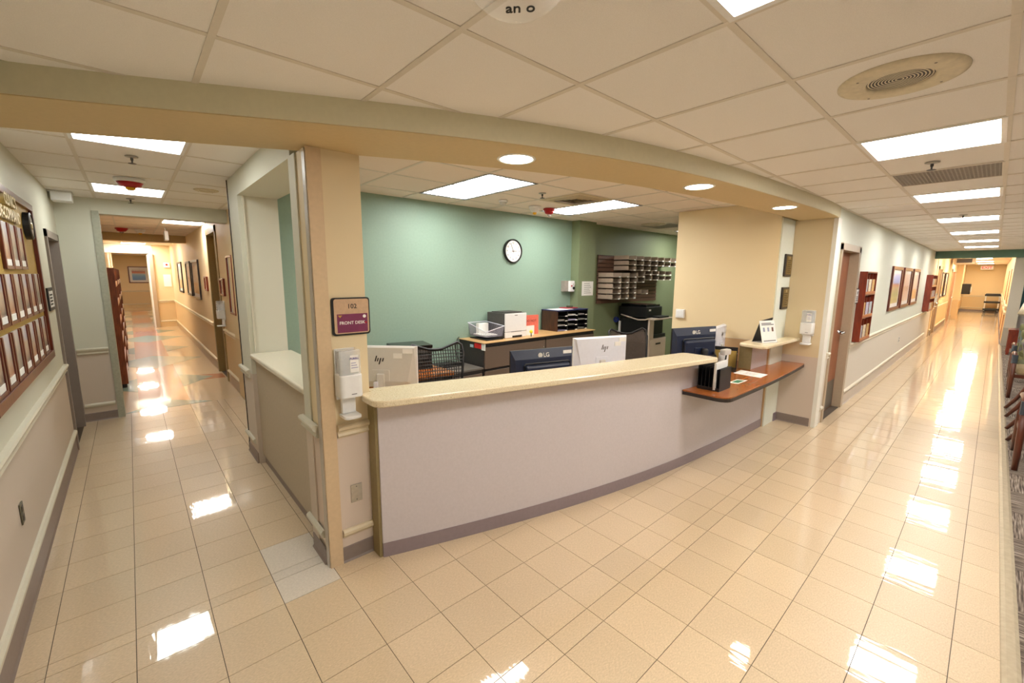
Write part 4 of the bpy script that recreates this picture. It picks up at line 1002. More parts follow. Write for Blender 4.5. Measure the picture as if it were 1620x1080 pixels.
# room sign
t = thing('room_sign', 'tan room sign reading 102 FRONT DESK on the column', 'sign', (.957, 2.509, 1.43))
part(t, 'backer', MB().prism(rounded([(-.112, 0), (.112, 0), (.112, .22), (-.112, .22)], {0, 1, 2, 3}, .02), 0, .012), m_black); o = t.children[0]; o.rotation_euler = (PI/2, 0, 0)
o = part(t, 'face', MB().prism(rounded([(-.100, .010), (.104, .010), (.104, .212), (-.100, .212)], {0, 1, 2, 3}, .016), .012, .0145), mat('sign_tan', 'C9A98A', .4)); o.rotation_euler = (PI/2, 0, 0)
o = part(t, 'purple_insert', MB().box(-.085, .095, -.0158, -.0143, .016, .125), mat('sign_plum', '7C3458', .4))
text(t, 'room_number', '102', .038, (.005, -.0149, .168), FY, m_ink, bold=.0003)
text(t, 'room_name', 'FRONT DESK', .0255, (.003, -.0161, .072), FY, m_paper, bold=.0003)
part(t, 'emblem', MB().lathe([(.001, -.0168), (.010, -.0168), (.010, -.0156), (.001, -.0156)], (.076, 0, .108), 14, 'Y'), m_paper)
o = part(t, 'corner_mark', MB().prism([(-.08, .118), (-.055, .118), (-.0675, .104)], .0157, .0166), mat('gold_ink', 'C79A4A', .5)); o.rotation_euler = (PI/2, 0, 0)
part(t, 'red_mark', MB().box(.078, .09, -.0166, -.0157, .066, .074), m_red)
def plate(name, label, loc, rz, kind='blank', w_=.07, h=.115, m=None):
    t = thing(name, label, 'wall plate', loc, rz)
    part(t, 'plate', MB().box(-w_/2, w_/2, -.006, 0, 0, h), m or m_steel, .002)
    if kind == 'outlet':
        for z in (h*.28, h*.72): part(t, 'socket', MB().box(-w_*.24, w_*.24, -.008, -.005, z-h*.13, z+h*.13), m_cab_side, .001)
    elif kind == 'switch': part(t, 'rocker', MB().box(-w_*.22, w_*.22, -.010, -.005, h*.28, h*.72), m_whitep, .001)
    else:
        for z in (.015, h-.015): part(t, 'screw', MB().lathe([(.001, -.0075), (.004, -.0075), (.004, -.005), (.001, -.005)], (0, 0, z), 8, 'Y'), m_card)
    return t
plate('blank_plate', 'steel blank wall plate low on the corner column', (.938, 2.509, .378), 0)
plate('wall_outlet', 'dark outlet low on the left corridor wall', (XL+.001, 3.375, .43), PI/2, 'outlet', .07, .115, mat('outlet_olive', '5E5A48', .4))
plate('wall_outlet', 'white outlet low on the right corridor wall below the pictures', (12.35, YR-.001, .43), 0, 'outlet', .075, .12, m_whitep)
# thermostat style switch on yellow wall
t = thing('wall_thermostat', 'white square control box on the yellow wall', 'thermostat', (XY-.001, 2.80, 1.24), -PI/2); part(t, 'body', MB().box(-.06, .06, -.035, 0, 0, .115), m_whitep, .006); part(t, 'face', MB().box(-.045, .045, -.04, -.035, .02, .095), m_whitep, .004)
# plaques
for k, (z, lb) in enumerate(((1.80, 'dark wall plaque with bronze plate, upper of two on the white strip'), (1.415, 'dark wall plaque with bronze plate, lower of two on the white strip'))):
    t = thing('plaque', lb, 'plaque', (5.845, 1.677, z), 0, 'plaques on the white strip')
    part(t, 'board', MB().box(-.115, .115, -.02, 0, 0, .26), m_plaq, .004); part(t, 'plate', MB().box(-.085, .095, -.0225, -.02, .025, .235), m_bronze)
    for j in range(7): part(t, 'engraved_line', MB().box(-.06, .07-.02*(j % 2), -.0232, -.0224, .05+.022*j, .056+.022*j), m_ink)
    part(t, 'medal', MB().lathe([(.001, -.0255), (.018, -.0255), (.018, -.0222), (.001, -.0222)], (0, 0, .215), 16, 'Y'), m_brass)

# ================================================================== CEILING DEVICES
def sprinkler(label, loc):
    t = thing('sprinkler', label, 'sprinkler', loc, 0, 'ceiling sprinkler heads')
    part(t, 'escutcheon', MB().lathe([(.04, 0), (.038, -.006), (.012, -.010), (.001, -.010)], seg=20), m_steel, sm=True)
    part(t, 'body', MB().lathe([(.009, -.008), (.009, -.025), (.005, -.03), (.005, -.048), (.001, -.048)], seg=12), m_cab_side); part(t, 'deflector', MB().lathe([(.024, -.048), (.026, -.050), (.001, -.052)], seg=16), m_cab_side)
    return t
for lb, loc in (('sprinkler head just before the grey return grille in the right corridor', (4.185, .39, CE)), ('sprinkler head beyond the second light of the right corridor', (7.8, .375, CE)), ('sprinkler head in front of the first left corridor light', (.10, 4.40, CI)),
                ('sprinkler head close to the opening at the end of the left corridor', (.10, 6.85, CI)), ('sprinkler head above the office beside the air vent', (3.32, 3.27, CI)), ('sprinkler head inside the patterned-floor corridor', (.0, 8.1, 2.66))):
    sprinkler(lb, loc)
def speaker(label, loc, r=.2):
    t = thing('ceiling_speaker', label, 'ceiling speaker', loc, 0, 'round ceiling speakers')
    part(t, 'baffle', MB().lathe([(r*.52, -.004), (r*.56, -.012), (r*.9, -.010), (r, -.004), (r, .002), (r*.52, .002)], seg=44, ring=True), mat('baffle_cream', 'D9CDB2', .5), sm=True)
    part(t, 'cone', MB().lathe([(r*.53, .0), (.001, .001)], seg=32), m_cab_side)
    for k in range(9): part(t, 'grille_ring', MB().lathe([(r*.05+r*.054*k, -.0012), (r*.05+r*.054*k, -.002), (r*.05+r*.054*k+r*.022, -.002), (r*.05+r*.054*k+r*.022, -.0012)], seg=32, ring=True), mat('ring_cream', 'E4DAC2', .5))
    for k in range(4): q = PI/4+k*PI/2; part(t, 'screw', MB().lathe([(.005, -.014), (.001, -.015)], (r*.8*math.cos(q), r*.8*math.sin(q), 0), 8), m_cab_side)
    return t
full_tile = mesh('tile', MB().box(-.297, .297, -.297, .297, .004, .02), m_ceil)
full_tile_w = mesh('tile', MB().box(-.297, .297, -.297, .297, .004, .02), m_ceil_warm)
CEIL = bpy.data.objects['ceiling']; CEO = bpy.data.objects['ceiling_office']; CEL = bpy.data.objects['ceiling_left_corridor']
link('tile', full_tile, CEIL, (GX+2.5*G, GY+.5*G, CE))
speaker('round ceiling speaker nearest the camera, upper right', (GX+2.5*G, GY+.5*G, CE+.003), .2)
speaker('round ceiling speaker in the left corridor near the side opening', (.69, 5.6, CI+.003), .11)
speaker('round ceiling speaker far back over the office', (6.55, 3.87, CI+.003), .2)
def grille(label, loc, s, name='return_grille', bars=26, m=None):
    t = thing(name, label, 'air grille', loc); h = s/2
    fr = MB(); fr.box(-h, h, -h, -h+.012, -.002, .02); fr.box(-h, h, h-.012, h, -.002, .02); fr.box(-h, -h+.012, -h, h, -.002, .02); fr.box(h-.012, h, -h, h, -.002, .02)
    part(t, 'frame', fr, m_tee); part(t, 'plenum', MB().box(-h, h, -h, h, .02, .025), m_cab_side)
    mb = MB()
    for k in range(bars):
        v = -h+.012+(s-.024)*(k+.5)/bars; mb.box(v-.004, v+.004, -h+.012, h-.012, 0, .012); mb.box(-h+.012, h-.012, v-.004, v+.004, .001, .011)
    part(t, 'eggcrate', mb, m or mat('eggcrate_grey', 'A39A90', .5))
    return t
grille('grey eggcrate return grille between two lights of the right corridor', (GX+6.5*G, GY+.5*G, CE), .59)
grille('grey eggcrate return grille far back over the office', (2.37+7.5*G, 2.97+1.5*G, CI), .59)
t = thing('supply_diffuser', 'square stepped air supply diffuser between the office lights', 'air diffuser', (2.37+2.5*G, 2.97+.5*G, CI))
part(t, 'face_frame', MB().lathe([(.416, 0), (.416, -.004), (.33, -.006), (.33, 0)], seg=4, ring=True), mat('diffuser_cream', 'CDBb98', .5)).rotation_euler = (0, 0, PI/4)
for k in range(4):
    r = .30-.075*k; part(t, 'louvre_ring', MB().lathe([(r*1.1, -.004+.004*k), (r*.9, -.016+.004*k), (r*.88, -.014+.004*k), (r*1.06, .0+.004*k)], seg=4, ring=True), mat('diffuser_vane', 'B9A888', .5)).rotation_euler = (0, 0, PI/4)
part(t, 'throat', MB().box(-.24, .24, -.24, .24, .02, .024), m_black)
t = thing('smoke_detector', 'small white smoke detector over the office near the sage wall', 'smoke detector', (3.30, 3.88, CI)); part(t, 'base', MB().lathe([(.05, 0), (.052, -.02), (.05, -.024), (.001, -.024)], seg=20), m_whitep); part(t, 'head', MB().lathe([(.04, -.024), (.035, -.045), (.001, -.048)], seg=20), m_silver, sm=True)
def strobe(label, loc, shell, lens, r=.075):
    t = thing('alarm_strobe', label, 'alarm strobe', loc); part(t, 'base', MB().lathe([(r, 0), (r, -.018), (r*.9, -.03), (r*.2, -.034), (.001, -.034)], seg=28), m_whitep if (shell is not m_red or r > .1) else m_red, sm=False)
    part(t, 'housing', MB().lathe([(r*.85, -.03), (r*.7, -.06), (r*.3, -.075), (.001, -.077)], seg=28), shell, sm=True); part(t, 'lens', MB().lathe([(r*.34, -.06), (r*.32, -.088), (r*.15, -.1), (.001, -.101)], seg=18), lens, sm=True)
    return t
strobe('white and amber ceiling strobe over the office', (3.86, 3.93, CI), m_whitep, m_yel)
strobe('red ceiling strobe with clear lens over the office', (4.12, 3.93, CI), m_red, m_clear)
t = strobe('red and yellow ceiling strobe hanging before the far left corridor light', (.09, 5.45, CI), m_red, m_yel, .115)
part(t, 'clear_guard', MB().lathe([(.04, -.1), (.03, -.125), (.001, -.13)], seg=14), m_clear)
strobe('red strobe on the ceiling of the patterned-floor corridor', (-.02, 11.6, 2.66), m_red, m_clear, .1); strobe('amber strobe beside the red one in the patterned-floor corridor', (.26, 11.7, 2.66), m_whitep, m_yel, .09)
t = thing('motion_sensor', 'white box sensor in the ceiling corner of the left corridor', 'sensor', (-.47, 6.82, CI)); part(t, 'body', MB().box(-.07, .09, -.1, .1, -.10, 0), m_whitep, .008); part(t, 'bracket', MB().box(-.085, .1, -.11, .11, -.012, 0), m_silver)
# clear dome at the top edge
_dc = onZ(818, -52, 2.50)
t = thing('dome_camera', 'clear plastic ceiling dome with small black lettering at the top of the photo', 'dome', (_dc.x, _dc.y, CE)); DR = .15
prof = [(DR*math.cos(a), -.02-DR*math.sin(a)*1.02) for a in [PI/2*k/12 for k in range(12)]]+[(.002, -.02-DR*1.02)]
part(t, 'dome', MB().lathe([(DR*.98, 0)]+prof, seg=40), mat('dome_clear', 'F2EEE6', .04, alpha=.22), sm=True)
part(t, 'collar', MB().lathe([(DR+.015, 0), (DR+.015, -.018), (DR, -.022), (DR-.006, 0)], seg=40, ring=True), m_tee, sm=False)
part(t, 'lens_turret', MB().lathe([(.05, -.005), (.05, -.03), (.03, -.045), (.001, -.047)], seg=24), m_silver, sm=True)
o = text(t, 'lettering', 'an o', .04, (0, 0, 0), (0, 0, 0), m_ink, bold=.0006)
rd = _ray(818, -52).normalized(); ed = (-_u + rd*_u.dot(rd)).normalized(); dv = (ed*.76 - rd*.66 + _r*.05).normalized(); o.location = Vector((0, 0, -.02))+dv*DR*1.015
zz = dv; xx = _r*.78 + _u*.65; xx = (xx-zz*xx.dot(zz)).normalized(); yy = zz.cross(xx)
o.rotation_euler = Matrix((xx, yy, zz)).transposed().to_euler()

# ================================================================== LEFT CORRIDOR
d = struct('door_1', MB().box(XL-.11, XL-.07, 6.07, 6.90, .005, 2.09), mat('door_taupe', '6E625A', .4), label='taupe door recessed in the left corridor wall')
part(d, 'door_knob', MB().lathe([(.012, 0), (.012, .03), (.028, .04), (.028, .06), (.001, .07)], (XL-.07, 6.16, 1.0), 14, 'X'), m_chrome, sm=True)
fr = MB(); fr.box(XL-.13, XL+.018, 6.0, 6.06, 0, 2.19); fr.box(XL-.13, XL+.018, 6.91, 6.97, 0, 2.19); fr.box(XL-.13, XL+.018, 6.0, 6.97, 2.12, 2.19); fr.box(XL-.075, XL-.03, 6.045, 6.925, 0, 2.135) if False else None
struct('trim_70', fr, m_frame_d)
t = thing('door_sign', 'small black and white room sign beside the left corridor door', 'sign', (XL+.001, 5.72, 1.44), PI/2); part(t, 'plate', MB().box(-.16, .16, -.012, 0, 0, .205), m_black, .004); part(t, 'insert', MB().box(-.12, .13, -.0135, -.012, .03, .175), m_whitep)
for k in range(4): part(t, 'text_line', MB().box(-.10, .06+.015*(k % 2), -.0142, -.0134, .05+.028*k, .064+.028*k), m_ink)
# chain-of-command board
t = thing('notice_board', 'gold wall board in mahogany frame with raised lettering on the left wall', 'notice board', (XL, 4.2, 0))
y0, y1, z0, z1 = -1.1, 1.0, 1.085, 2.31
part(t, 'backing', MB().box(0, .012, y0, y1, z0, z1), m_gold)
for nm, q in (('frame_rail', (y0, y1, z1-.05, z1)), ('frame_rail', (y0, y1, z0, z0+.06)), ('frame_stile', (y0, y0+.05, z0+.06, z1-.05)), ('frame_stile', (y1-.05, y1, z0+.06, z1-.05))): part(t, nm, MB().box(0, .035, *q), m_mahog, .003)
text(t, 'lettering', "CLINIC'S", .10, (.0245, .27, 2.232), FPX, m_brass, .012, 'RIGHT', .003)
text(t, 'lettering', 'CHAIN-OF-COMMAND', .10, (.0245, .34, 2.138), FPX, m_brass, .012, 'RIGHT', .003)
t = thing('round_seal', 'round black-rimmed medallion at the right end of the gold board', 'medallion', (XL+.013, 4.89, 2.125)); part(t, 'rim', MB().lathe([(.001, 0), (.10, 0), (.10, .035), (.085, .04), (.08, .03), (.001, .03)], seg=36, axis='X'), m_black); part(t, 'face', MB().lathe([(.001, .031), (.08, .031), (.08, .034), (.001, .034)], seg=36, axis='X'), mat('seal_grey', 'A49C98', .4, vary=.25, scale=60)); part(t, 'star', MB().lathe([(.001, .034), (.03, .034), (.022, .04), (.001, .041)], seg=5, axis='X'), m_brass)
prints = [ramp_mat('portrait_%d' % k, st, 'Z', .06, .25, 4) for k, st in enumerate((((0, 'D8D4D6'), (.2, '8C8078'), (.4, 'C4B09C'), (.62, 'D0BCA8'), (.75, 'C9C8D2'), (1, 'DAD9E2')), ((0, 'E0DCDC'), (.2, 'A49C92'), (.45, 'A8A69C'), (.7, 'CFC2B4'), (1, 'D4D5DC')), ((0, 'DAD6D8'), (.2, 'C49478'), (.5, 'C8B8A8'), (.8, 'D2D0D8'), (1, 'DCDCE4'))))]
def holder(y, z, h, label, k, w_=.235):
    t = thing('portrait_holder', label, 'picture holder', (XL+.0125, y, z), 0, 'portrait holders on the gold board')
    part(t, 'print', MB().box(.004, .010, -w_/2+.02, w_/2-.02, .02, h), prints[k % 3])
    part(t, 'side_rail', MB().box(0, .017, -w_/2, -w_/2+.03, 0, h), m_mahog, .003); part(t, 'side_rail', MB().box(0, .017, w_/2-.03, w_/2, 0, h), m_mahog, .003)
    part(t, 'bottom_rail', MB().box(0, .016, -w_/2+.03, w_/2-.03, 0, .02), m_mahog); part(t, 'name_slip', MB().box(.010, .0125, -w_/2+.035, w_/2-.035, .022, .06), m_paper)
pos = ['rightmost', 'second from the right', 'third from the right', 'fourth from the right', 'fifth from the right', 'sixth from the right', 'seventh from the right']
for k in range(3): holder(4.50-.245*k, 1.80, .285, 'mahogany portrait holder in the top row, %s' % pos[k], k)
for k in range(7): holder(4.915-.26*k, 1.475, .295, 'mahogany portrait holder in the middle row, %s' % pos[k], k+1)
for k in range(7): holder(4.915-.27*k, 1.148, .29, 'mahogany portrait holder in the bottom row, %s' % pos[k], k)

# ---- picture helper
def picture(label, loc, rz, w_, h, art, m=None, mat_w=.07, name='framed_picture', group=None, fw=.045):
    t = thing(name, label, 'picture', loc, rz, group); m = m or m_mahog; a = w_/2
    for nm, q in (('frame_rail', (-a, a, 0, fw)), ('frame_rail', (-a, a, h-fw, h)), ('frame_stile', (-a, -a+fw, fw, h-fw)), ('frame_stile', (a-fw, a, fw, h-fw))): part(t, nm, MB().box(q[0], q[1], -.03, 0, q[2], q[3]), m, .003)
    part(t, 'mount', MB().box(-a+fw, a-fw, -.010, -.004, fw, h-fw), m_paper); e = fw+mat_w
    part(t, 'art', MB().box(-a+e, a-e, -.012, -.010, e, h-e), art)
    part(t, 'glazing', MB().box(-a+fw, a-fw, -.016, -.014, fw, h-fw), mat('glazing', 'F4F4F4', .03, trans=.2, alpha=.12))
    return t
art_a = ramp_mat('art_meadow', ((0, 'C9B05A'), (.3, 'A6A85A'), (.5, 'B8A06A'), (.62, 'B8683A'), (.7, '8AA0D8'), (.9, 'A8B8E8'), (1, 'D8D8E8')), 'Z', .04)
art_b = ramp_mat('art_blossom', ((0, 'E8CDB8'), (.35, 'DDB7A4'), (.5, 'C79A74'), (.6, 'E2C2B8'), (1, 'EAD6CC')), 'Z', .22, .4, 9)
art_c = ramp_mat('art_dune', ((0, 'E0B060'), (.35, 'DFA654'), (.45, 'D8C0B0'), (1, 'E6D2C8')), 'Z', .08)
art_sea = ramp_mat('art_sea', ((0, '2E78C0'), (.3, '4A94D4'), (.5, '86B8DC'), (.6, 'C8D4DC'), (.66, 'C85A2E'), (.82, '8A3A28'), (.9, 'DCD0C8'), (1, 'E8E0D8')), 'Z', .05)
for k, (x0, x1, art, lb) in enumerate(((10.19, 11.33, art_a, 'framed meadow print under blue sky, nearest of three on the right wall'), (11.6, 12.75, art_b, 'framed pale blossom print, middle of three on the right wall'), (13.07, 14.2, art_c, 'framed golden dune print, farthest of three on the right wall'))):
    picture(lb, ((x0+x1)/2, YR-.001, 1.2), 0, x1-x0, .81, art, group='three prints on the right corridor wall', fw=.06)

# ================================================================== RIGHT CORRIDOR
d = struct('door_2', MB().box(6.36, 7.27, YR+.085, YR+.125, .005, 2.12), m_door, label='wood door with chrome lever in the right corridor')
lv = part(d, 'lever_handle', MB().tube([(7.19, YR+.085, 1.06), (7.19, YR+.03, 1.06), (7.16, YR+.022, 1.06), (7.02, YR+.026, 1.058)], .017, 8), m_chrome, sm=True); part(d, 'rose', MB().lathe([(.001, -.012), (.03, -.012), (.032, 0), (.001, 0)], (7.19, YR+.085, 1.06), 18, 'Y'), m_chrome); part(d, 'kick_plate', MB().box(6.39, 7.24, YR+.082, YR+.085, .02, .4), mat('kick_grey', '5E5850', .4))
fr = MB(); fr.box(6.30, 6.36, YR-.018, YR+.16, 0, 2.19); fr.box(7.27, 7.37, YR-.018, YR+.16, 0, 2.19); fr.box(6.30, 7.37, YR-.018, YR+.16, 2.12, 2.20)
struct('trim_71', fr, m_frame)
struct('trim_72', MB().profile(RAIL, (6.19, YR), (6.29, YR), (0, -1)), m_trim_r); struct('trim_73', MB().profile(CAP, (6.19, YR), (6.29, YR), (0, -1)), m_trim_r)
struct('trim_74', MB().box(6.004, 6.16, YR-.012, YR+.03, 0, CB), mat('corner_white', 'F0EEE6', .4, vary=0))
t = thing('door_sign', 'small white room sign between the wood door and the red rack', 'sign', (7.46, YR-.001, 1.44)); part(t, 'plate', MB().box(-.10, .10, -.014, 0, 0, .21), m_black, .004); part(t, 'insert', MB().box(-.085, .085, -.0155, -.014, .015, .195), m_whitep); part(t, 'emblem', MB().lathe([(.001, -.017), (.02, -.017), (.02, -.0153), (.001, -.0153)], (0, 0, .15), 12, 'Y'), m_card)
for k in range(3): part(t, 'text_line', MB().box(-.06, .06, -.0162, -.0154, .04+.024*k, .052+.024*k), m_card)
def brochure_rack(label, loc, w_, h, d, rows, cols, fill, where):
    t = thing('brochure_rack', label, 'brochure rack', loc)
    part(t, 'side_panel', MB().box(0, .02, -d, 0, 0, h), m_mahog_r, .003); part(t, 'side_panel', MB().box(w_-.02, w_, -d, 0, 0, h), m_mahog_r, .003); part(t, 'back_panel', MB().box(.02, w_-.02, -.012, 0, 0, h), m_mahog_r); part(t, 'top_panel', MB().box(.02, w_-.02, -d, 0, h-.02, h), m_mahog_r)
    rh = h/rows
    for r in range(rows):
        part(t, 'shelf', MB().box(.02, w_-.02, -d, -.012, rh*r, rh*r+.018), m_mahog_r); part(t, 'lip', MB().box(.02, w_-.02, -d, -d+.012, rh*r+.018, rh*r+.05), wood('rack_lip', 'B0683A', 'C88450', .4))
        for c in range(1, cols): part(t, 'divider', MB().box(w_*c/cols-.008, w_*c/cols+.008, -d+.014, -.012, rh*r+.018, rh*(r+1)-.03), m_mahog_r)
        if fill:
            for c in range(cols):
                xx = loc[0]+w_*c/cols+.03; m = (mat('leaflet_grey', 'B4BCC0', .5, vary=.15, scale=30), mat('leaflet_cream', 'D9CDB4', .5, vary=.15, scale=30), mat('leaflet_gold', 'C9A468', .5, vary=.2, scale=30), mat('leaflet_lilac', 'BDB8CC', .5, vary=.15, scale=30))[(r*2+c) % 4]
                tag(part(None, 'leaflet', MB().prism([(xx, loc[1]-d+.016), (xx+w_/cols-.06, loc[1]-d+.016), (xx+w_/cols-.06, loc[1]-d+.026), (xx, loc[1]-d+.026)], loc[2]+rh*r+.019, loc[2]+rh*r+.019+rh*.62), m),
                    'leaflet in the %s row, %s pocket of the %s' % (('bottom', 'middle', 'top')[r], ('left', 'middle', 'right')[c], where), 'leaflet', 'leaflets in the red racks')
    return t
brochure_rack('red mahogany leaflet rack on the right wall beside the wood door', (7.55, YR-.001, .90), .72, .98, .085, 3, 3, True, 'near red rack')
brochure_rack('red mahogany leaflet rack farther along, just before the green header', (16.0, YR-.001, .92), 1.3, .98, .13, 3, 3, True, 'far red rack')
# hall beyond the header
for k, (a, b, m) in enumerate(((19.0, 20.2, m_frame), (24.9, 27.2, m_door))):
    d = struct('door_%d' % (3+k), MB().box(a+.08, b-.08, YR-.014, YR-.004, .005, 2.1), m_door if k else mat('dark_recess', '7A5A34', .5)); part(d, 'lever_handle', MB().tube([(b-.2, YR-.014, 1.0), (b-.2, YR-.06, 1.0), (b-.35, YR-.06, 1.0)], .014, 6), m_chrome)
    fr = MB(); fr.box(a, a+.08, YR-.04, YR, 0, 2.2); fr.box(b-.08, b, YR-.04, YR, 0, 2.2); fr.box(a, b, YR-.04, YR, 2.1, 2.2); struct('trim_%d' % (80+k), fr, m_frame if not k else m_trim_w)
picture('tall dark-framed picture beyond the green header, nearer one', (20.9, YR-.013, 1.17), 0, 1.0, .85, art_c, m_plaq, group='pictures in the hall beyond the green header'); picture('tall dark-framed picture beyond the green header, farther one', (22.4, YR-.013, 1.17), 0, 1.1, .85, art_b, m_plaq, group='pictures in the hall beyond the green header')
t = thing('hall_pier', 'pale yellow projecting wall pier deep in the far hall', 'pier', (28.4, YR-.013, 0)); part(t, 'shaft', MB().box(-.5, .5, -.2, 0, 0, 2.6), m_amber); part(t, 'cap_rail', MB().box(-.5, .5, -.225, -.2, .82, .89), m_trim_w)
t = thing('white_board', 'white poster board on the far hall wall', 'board', (31.6, YR-.013, 1.0)); part(t, 'board', MB().box(-.9, .9, -.02, 0, 0, 1.25), m_paper); part(t, 'frame', MB().box(-.93, .93, -.012, 0, -.03, 1.28), m_trim_w)
t = thing('water_dispenser', 'black wall unit with a grey front at the far hall corner', 'dispenser', (34.2, YR-.013, 1.0)); part(t, 'body', MB().box(-.4, .4, -.35, 0, 0, .55), m_black, .02); part(t, 'front', MB().box(-.4, .2, -.38, -.35, .1, .4), m_silver, .01)
t = thing('hanging_sign', 'small hanging corridor sign below the green header', 'sign', (19.2, .95, 2.45)); part(t, 'panel', MB().box(-.01, .01, -.3, .3, 0, .15), mat('sign_gold', 'C8A040', .5)); part(t, 'frame', MB().box(-.006, .006, -.33, .33, -.03, .17), m_trim_w)
t = thing('soffit_duct', 'brown ceiling-hung box beyond the green header', 'duct', (24.0, .9, 2.35)); part(t, 'box', MB().box(-.6, .6, -.28, .28, 0, .26), m_frame, .01); part(t, 'louvre', MB().box(-.605, -.6, -.2, .2, .05, .2), m_cab_side)
t = thing('exit_sign', 'white sign with red EXIT letters hanging at the hall end', 'exit sign', (35.6, .46, 2.33)); part(t, 'housing', MB().box(-.03, .03, -.24, .24, 0, .22), m_whitep, .006); text(t, 'lettering', 'EXIT', .19, (-.031, 0, .11), FX, mat('exit_red', 'E02020', .4, emit=1.2, ecol=(.9, .05, .05)), bold=.004); part(t, 'stem', MB().box(-.01, .01, -.01, .01, .22, .29), m_steel)
t = thing('utility_cart', 'black three-shelf utility cart at the end of the far hall', 'cart', (35.2, .06, 0))
for z in (.12, .52, .90): part(t, 'shelf', MB().box(-.22, .22, -.30, .30, z, z+.10), m_black, .02)
for sx in (-1, 1):
    for sy in (-1, 1): part(t, 'post', MB().box(sx*.19-.02, sx*.19+.02, sy*.25-.02, sy*.25+.02, .1, .92), m_silver); part(t, 'caster', MB().lathe([(.001, -.02), (.055, -.02), (.055, .02), (.001, .02)], (sx*.18, sy*.22, .056), 12, 'X'), m_black)
part(t, 'handle', MB().tube([(-.2, -.26, .95), (-.22, -.26, 1.02), (-.22, .26, 1.02), (-.2, .26, .95)], .022, 8), m_black)
for k, x0 in enumerate((19.5, 23.5)):
    d = struct('door_%d' % (5+k), MB().box(x0, x0+1.0, -.262, -.25, .005, 2.1), m_door); part(d, 'lever_handle', MB().tube([(x0+.1, -.25, 1.0), (x0+.1, -.2, 1.0), (x0+.25, -.2, 1.0)], .014, 6), m_chrome)
for z in (.82, 1.0): struct('trim_%d' % (90+int(z*10)), MB().box(18.1, 35.9, -.26, -.22, z, z+.06), m_trim_w)

# ================================================================== FAR LEFT CORRIDOR
fr = MB(); fr.box(1.085, 1.25, 8.35, 8.45, 0, 2.55); fr.box(1.085, 1.25, 9.35, 9.45, 0, 2.55); fr.box(1.085, 1.25, 8.35, 9.45, 2.45, 2.55); struct('trim_75', fr, mat('frame_khaki', '9A8456', .45))
d = struct('door_7', MB().box(1.19, 1.23, 8.45, 9.35, .005, 2.45), mat('door_khaki', '8A7448', .45), label='khaki door recessed in the far corridor wall'); part(d, 'door_knob', MB().lathe([(.001, -.06), (.028, -.05), (.028, -.03), (.012, -.02), (.012, 0)], (1.19, 8.56, 1.02), 12, 'X'), m_chrome, sm=True)
for k, (ya, yb_, z0, z1, lb, art) in enumerate(((10.95, 12.2, 1.24, 2.07, 'dark-framed picture on the far corridor wall, nearest of three', art_c), (12.5, 13.45, 1.26, 2.07, 'dark-framed picture on the far corridor wall, middle of three', art_b), (14.7, 15.8, 1.26, 2.1, 'dark-framed picture on the far corridor wall, farthest of three', art_c))):
    picture(lb, (1.099, (ya+yb_)/2, z0), -PI/2, yb_-ya, z1-z0, art, m_plaq, group='pictures on the far corridor wall')
picture('small wood-framed notice just past the khaki doorway', (1.099, 9.95, 1.46), -PI/2, .34, .27, art_b, m_mahog_r, .02, fw=.03)
picture('small wood-framed notice before the khaki doorway', (1.099, 8.08, 1.44), -PI/2, .36, .27, art_b, m_mahog_r, .02, fw=.03)
picture('tall thin dark frame at the edge of the side pier', (1.099, 7.25, 1.2), -PI/2, .42, .84, art_c, m_mahog_r, .05, fw=.03)
picture('seascape print with orange hills on the end wall of the far corridor', (.40, 29.79, 1.28), 0, .82, .85, art_sea, m_mahog, .1)
fr = MB(); fr.box(.54, .64, 18.42, 18.72, 0, 2.42); struct('trim_76', fr, m_frame); 
d = struct('door_8', MB().box(.50, .54, 18.45, 19.35, .005, 2.38), m_whitep, label='white door standing open at the end of the far corridor'); part(d, 'hinge', MB().box(.535, .548, 18.43, 18.46, 1.7, 1.85), m_steel); part(d, 'hinge', MB().box(.535, .548, 18.43, 18.46, .9, 1.05), m_steel)
tag(part(None, 'white_notice', MB().box(.86, 1.06, 18.485, 18.498, 1.35, 1.75), m_paper), 'white sheet notice on the end stub wall of the far corridor', 'notice')
t = thing('alarm_box', 'small white alarm box above the white sheet notice', 'alarm', (.98, 18.498, 1.98)); part(t, 'box', MB().box(-.08, .08, -.04, 0, 0, .16), m_whitep, .006); part(t, 'lamp', MB().lathe([(.001, -.05), (.03, -.05), (.03, -.04), (.001, -.04)], (0, 0, .09), 12, 'Y'), m_red)
m_stand = wood('stand_wood', '6E3218', '8F4A26', .4, 3, (10, 10, 2))
def tall_rack(label, y0, k):
    t = thing('wood_leaflet_stand', label, 'leaflet stand', (-.46, y0, 0), 0, 'wood leaflet stands of the far corridor')
    part(t, 'side_panel', MB().box(0, .30, 0, .03, .06, 1.86), m_stand); part(t, 'side_panel', MB().box(0, .30, 1.27, 1.3, .06, 1.86), m_stand); part(t, 'back_panel', MB().box(0, .02, .03, 1.27, .06, 1.86), m_mahog); part(t, 'plinth', MB().box(.01, .28, .01, 1.29, 0, .06), m_black)
    for r in range(6): s = part(t, 'shelf', MB().box(.02, .30, .03, 1.27, .12+.29*r, .14+.29*r), m_stand); part(s, 'lip', MB().box(.285, .30, .03, 1.27, .14+.29*r, .2+.29*r), wood('rack_lip', 'B0683A', 'C88450', .4))
    return t
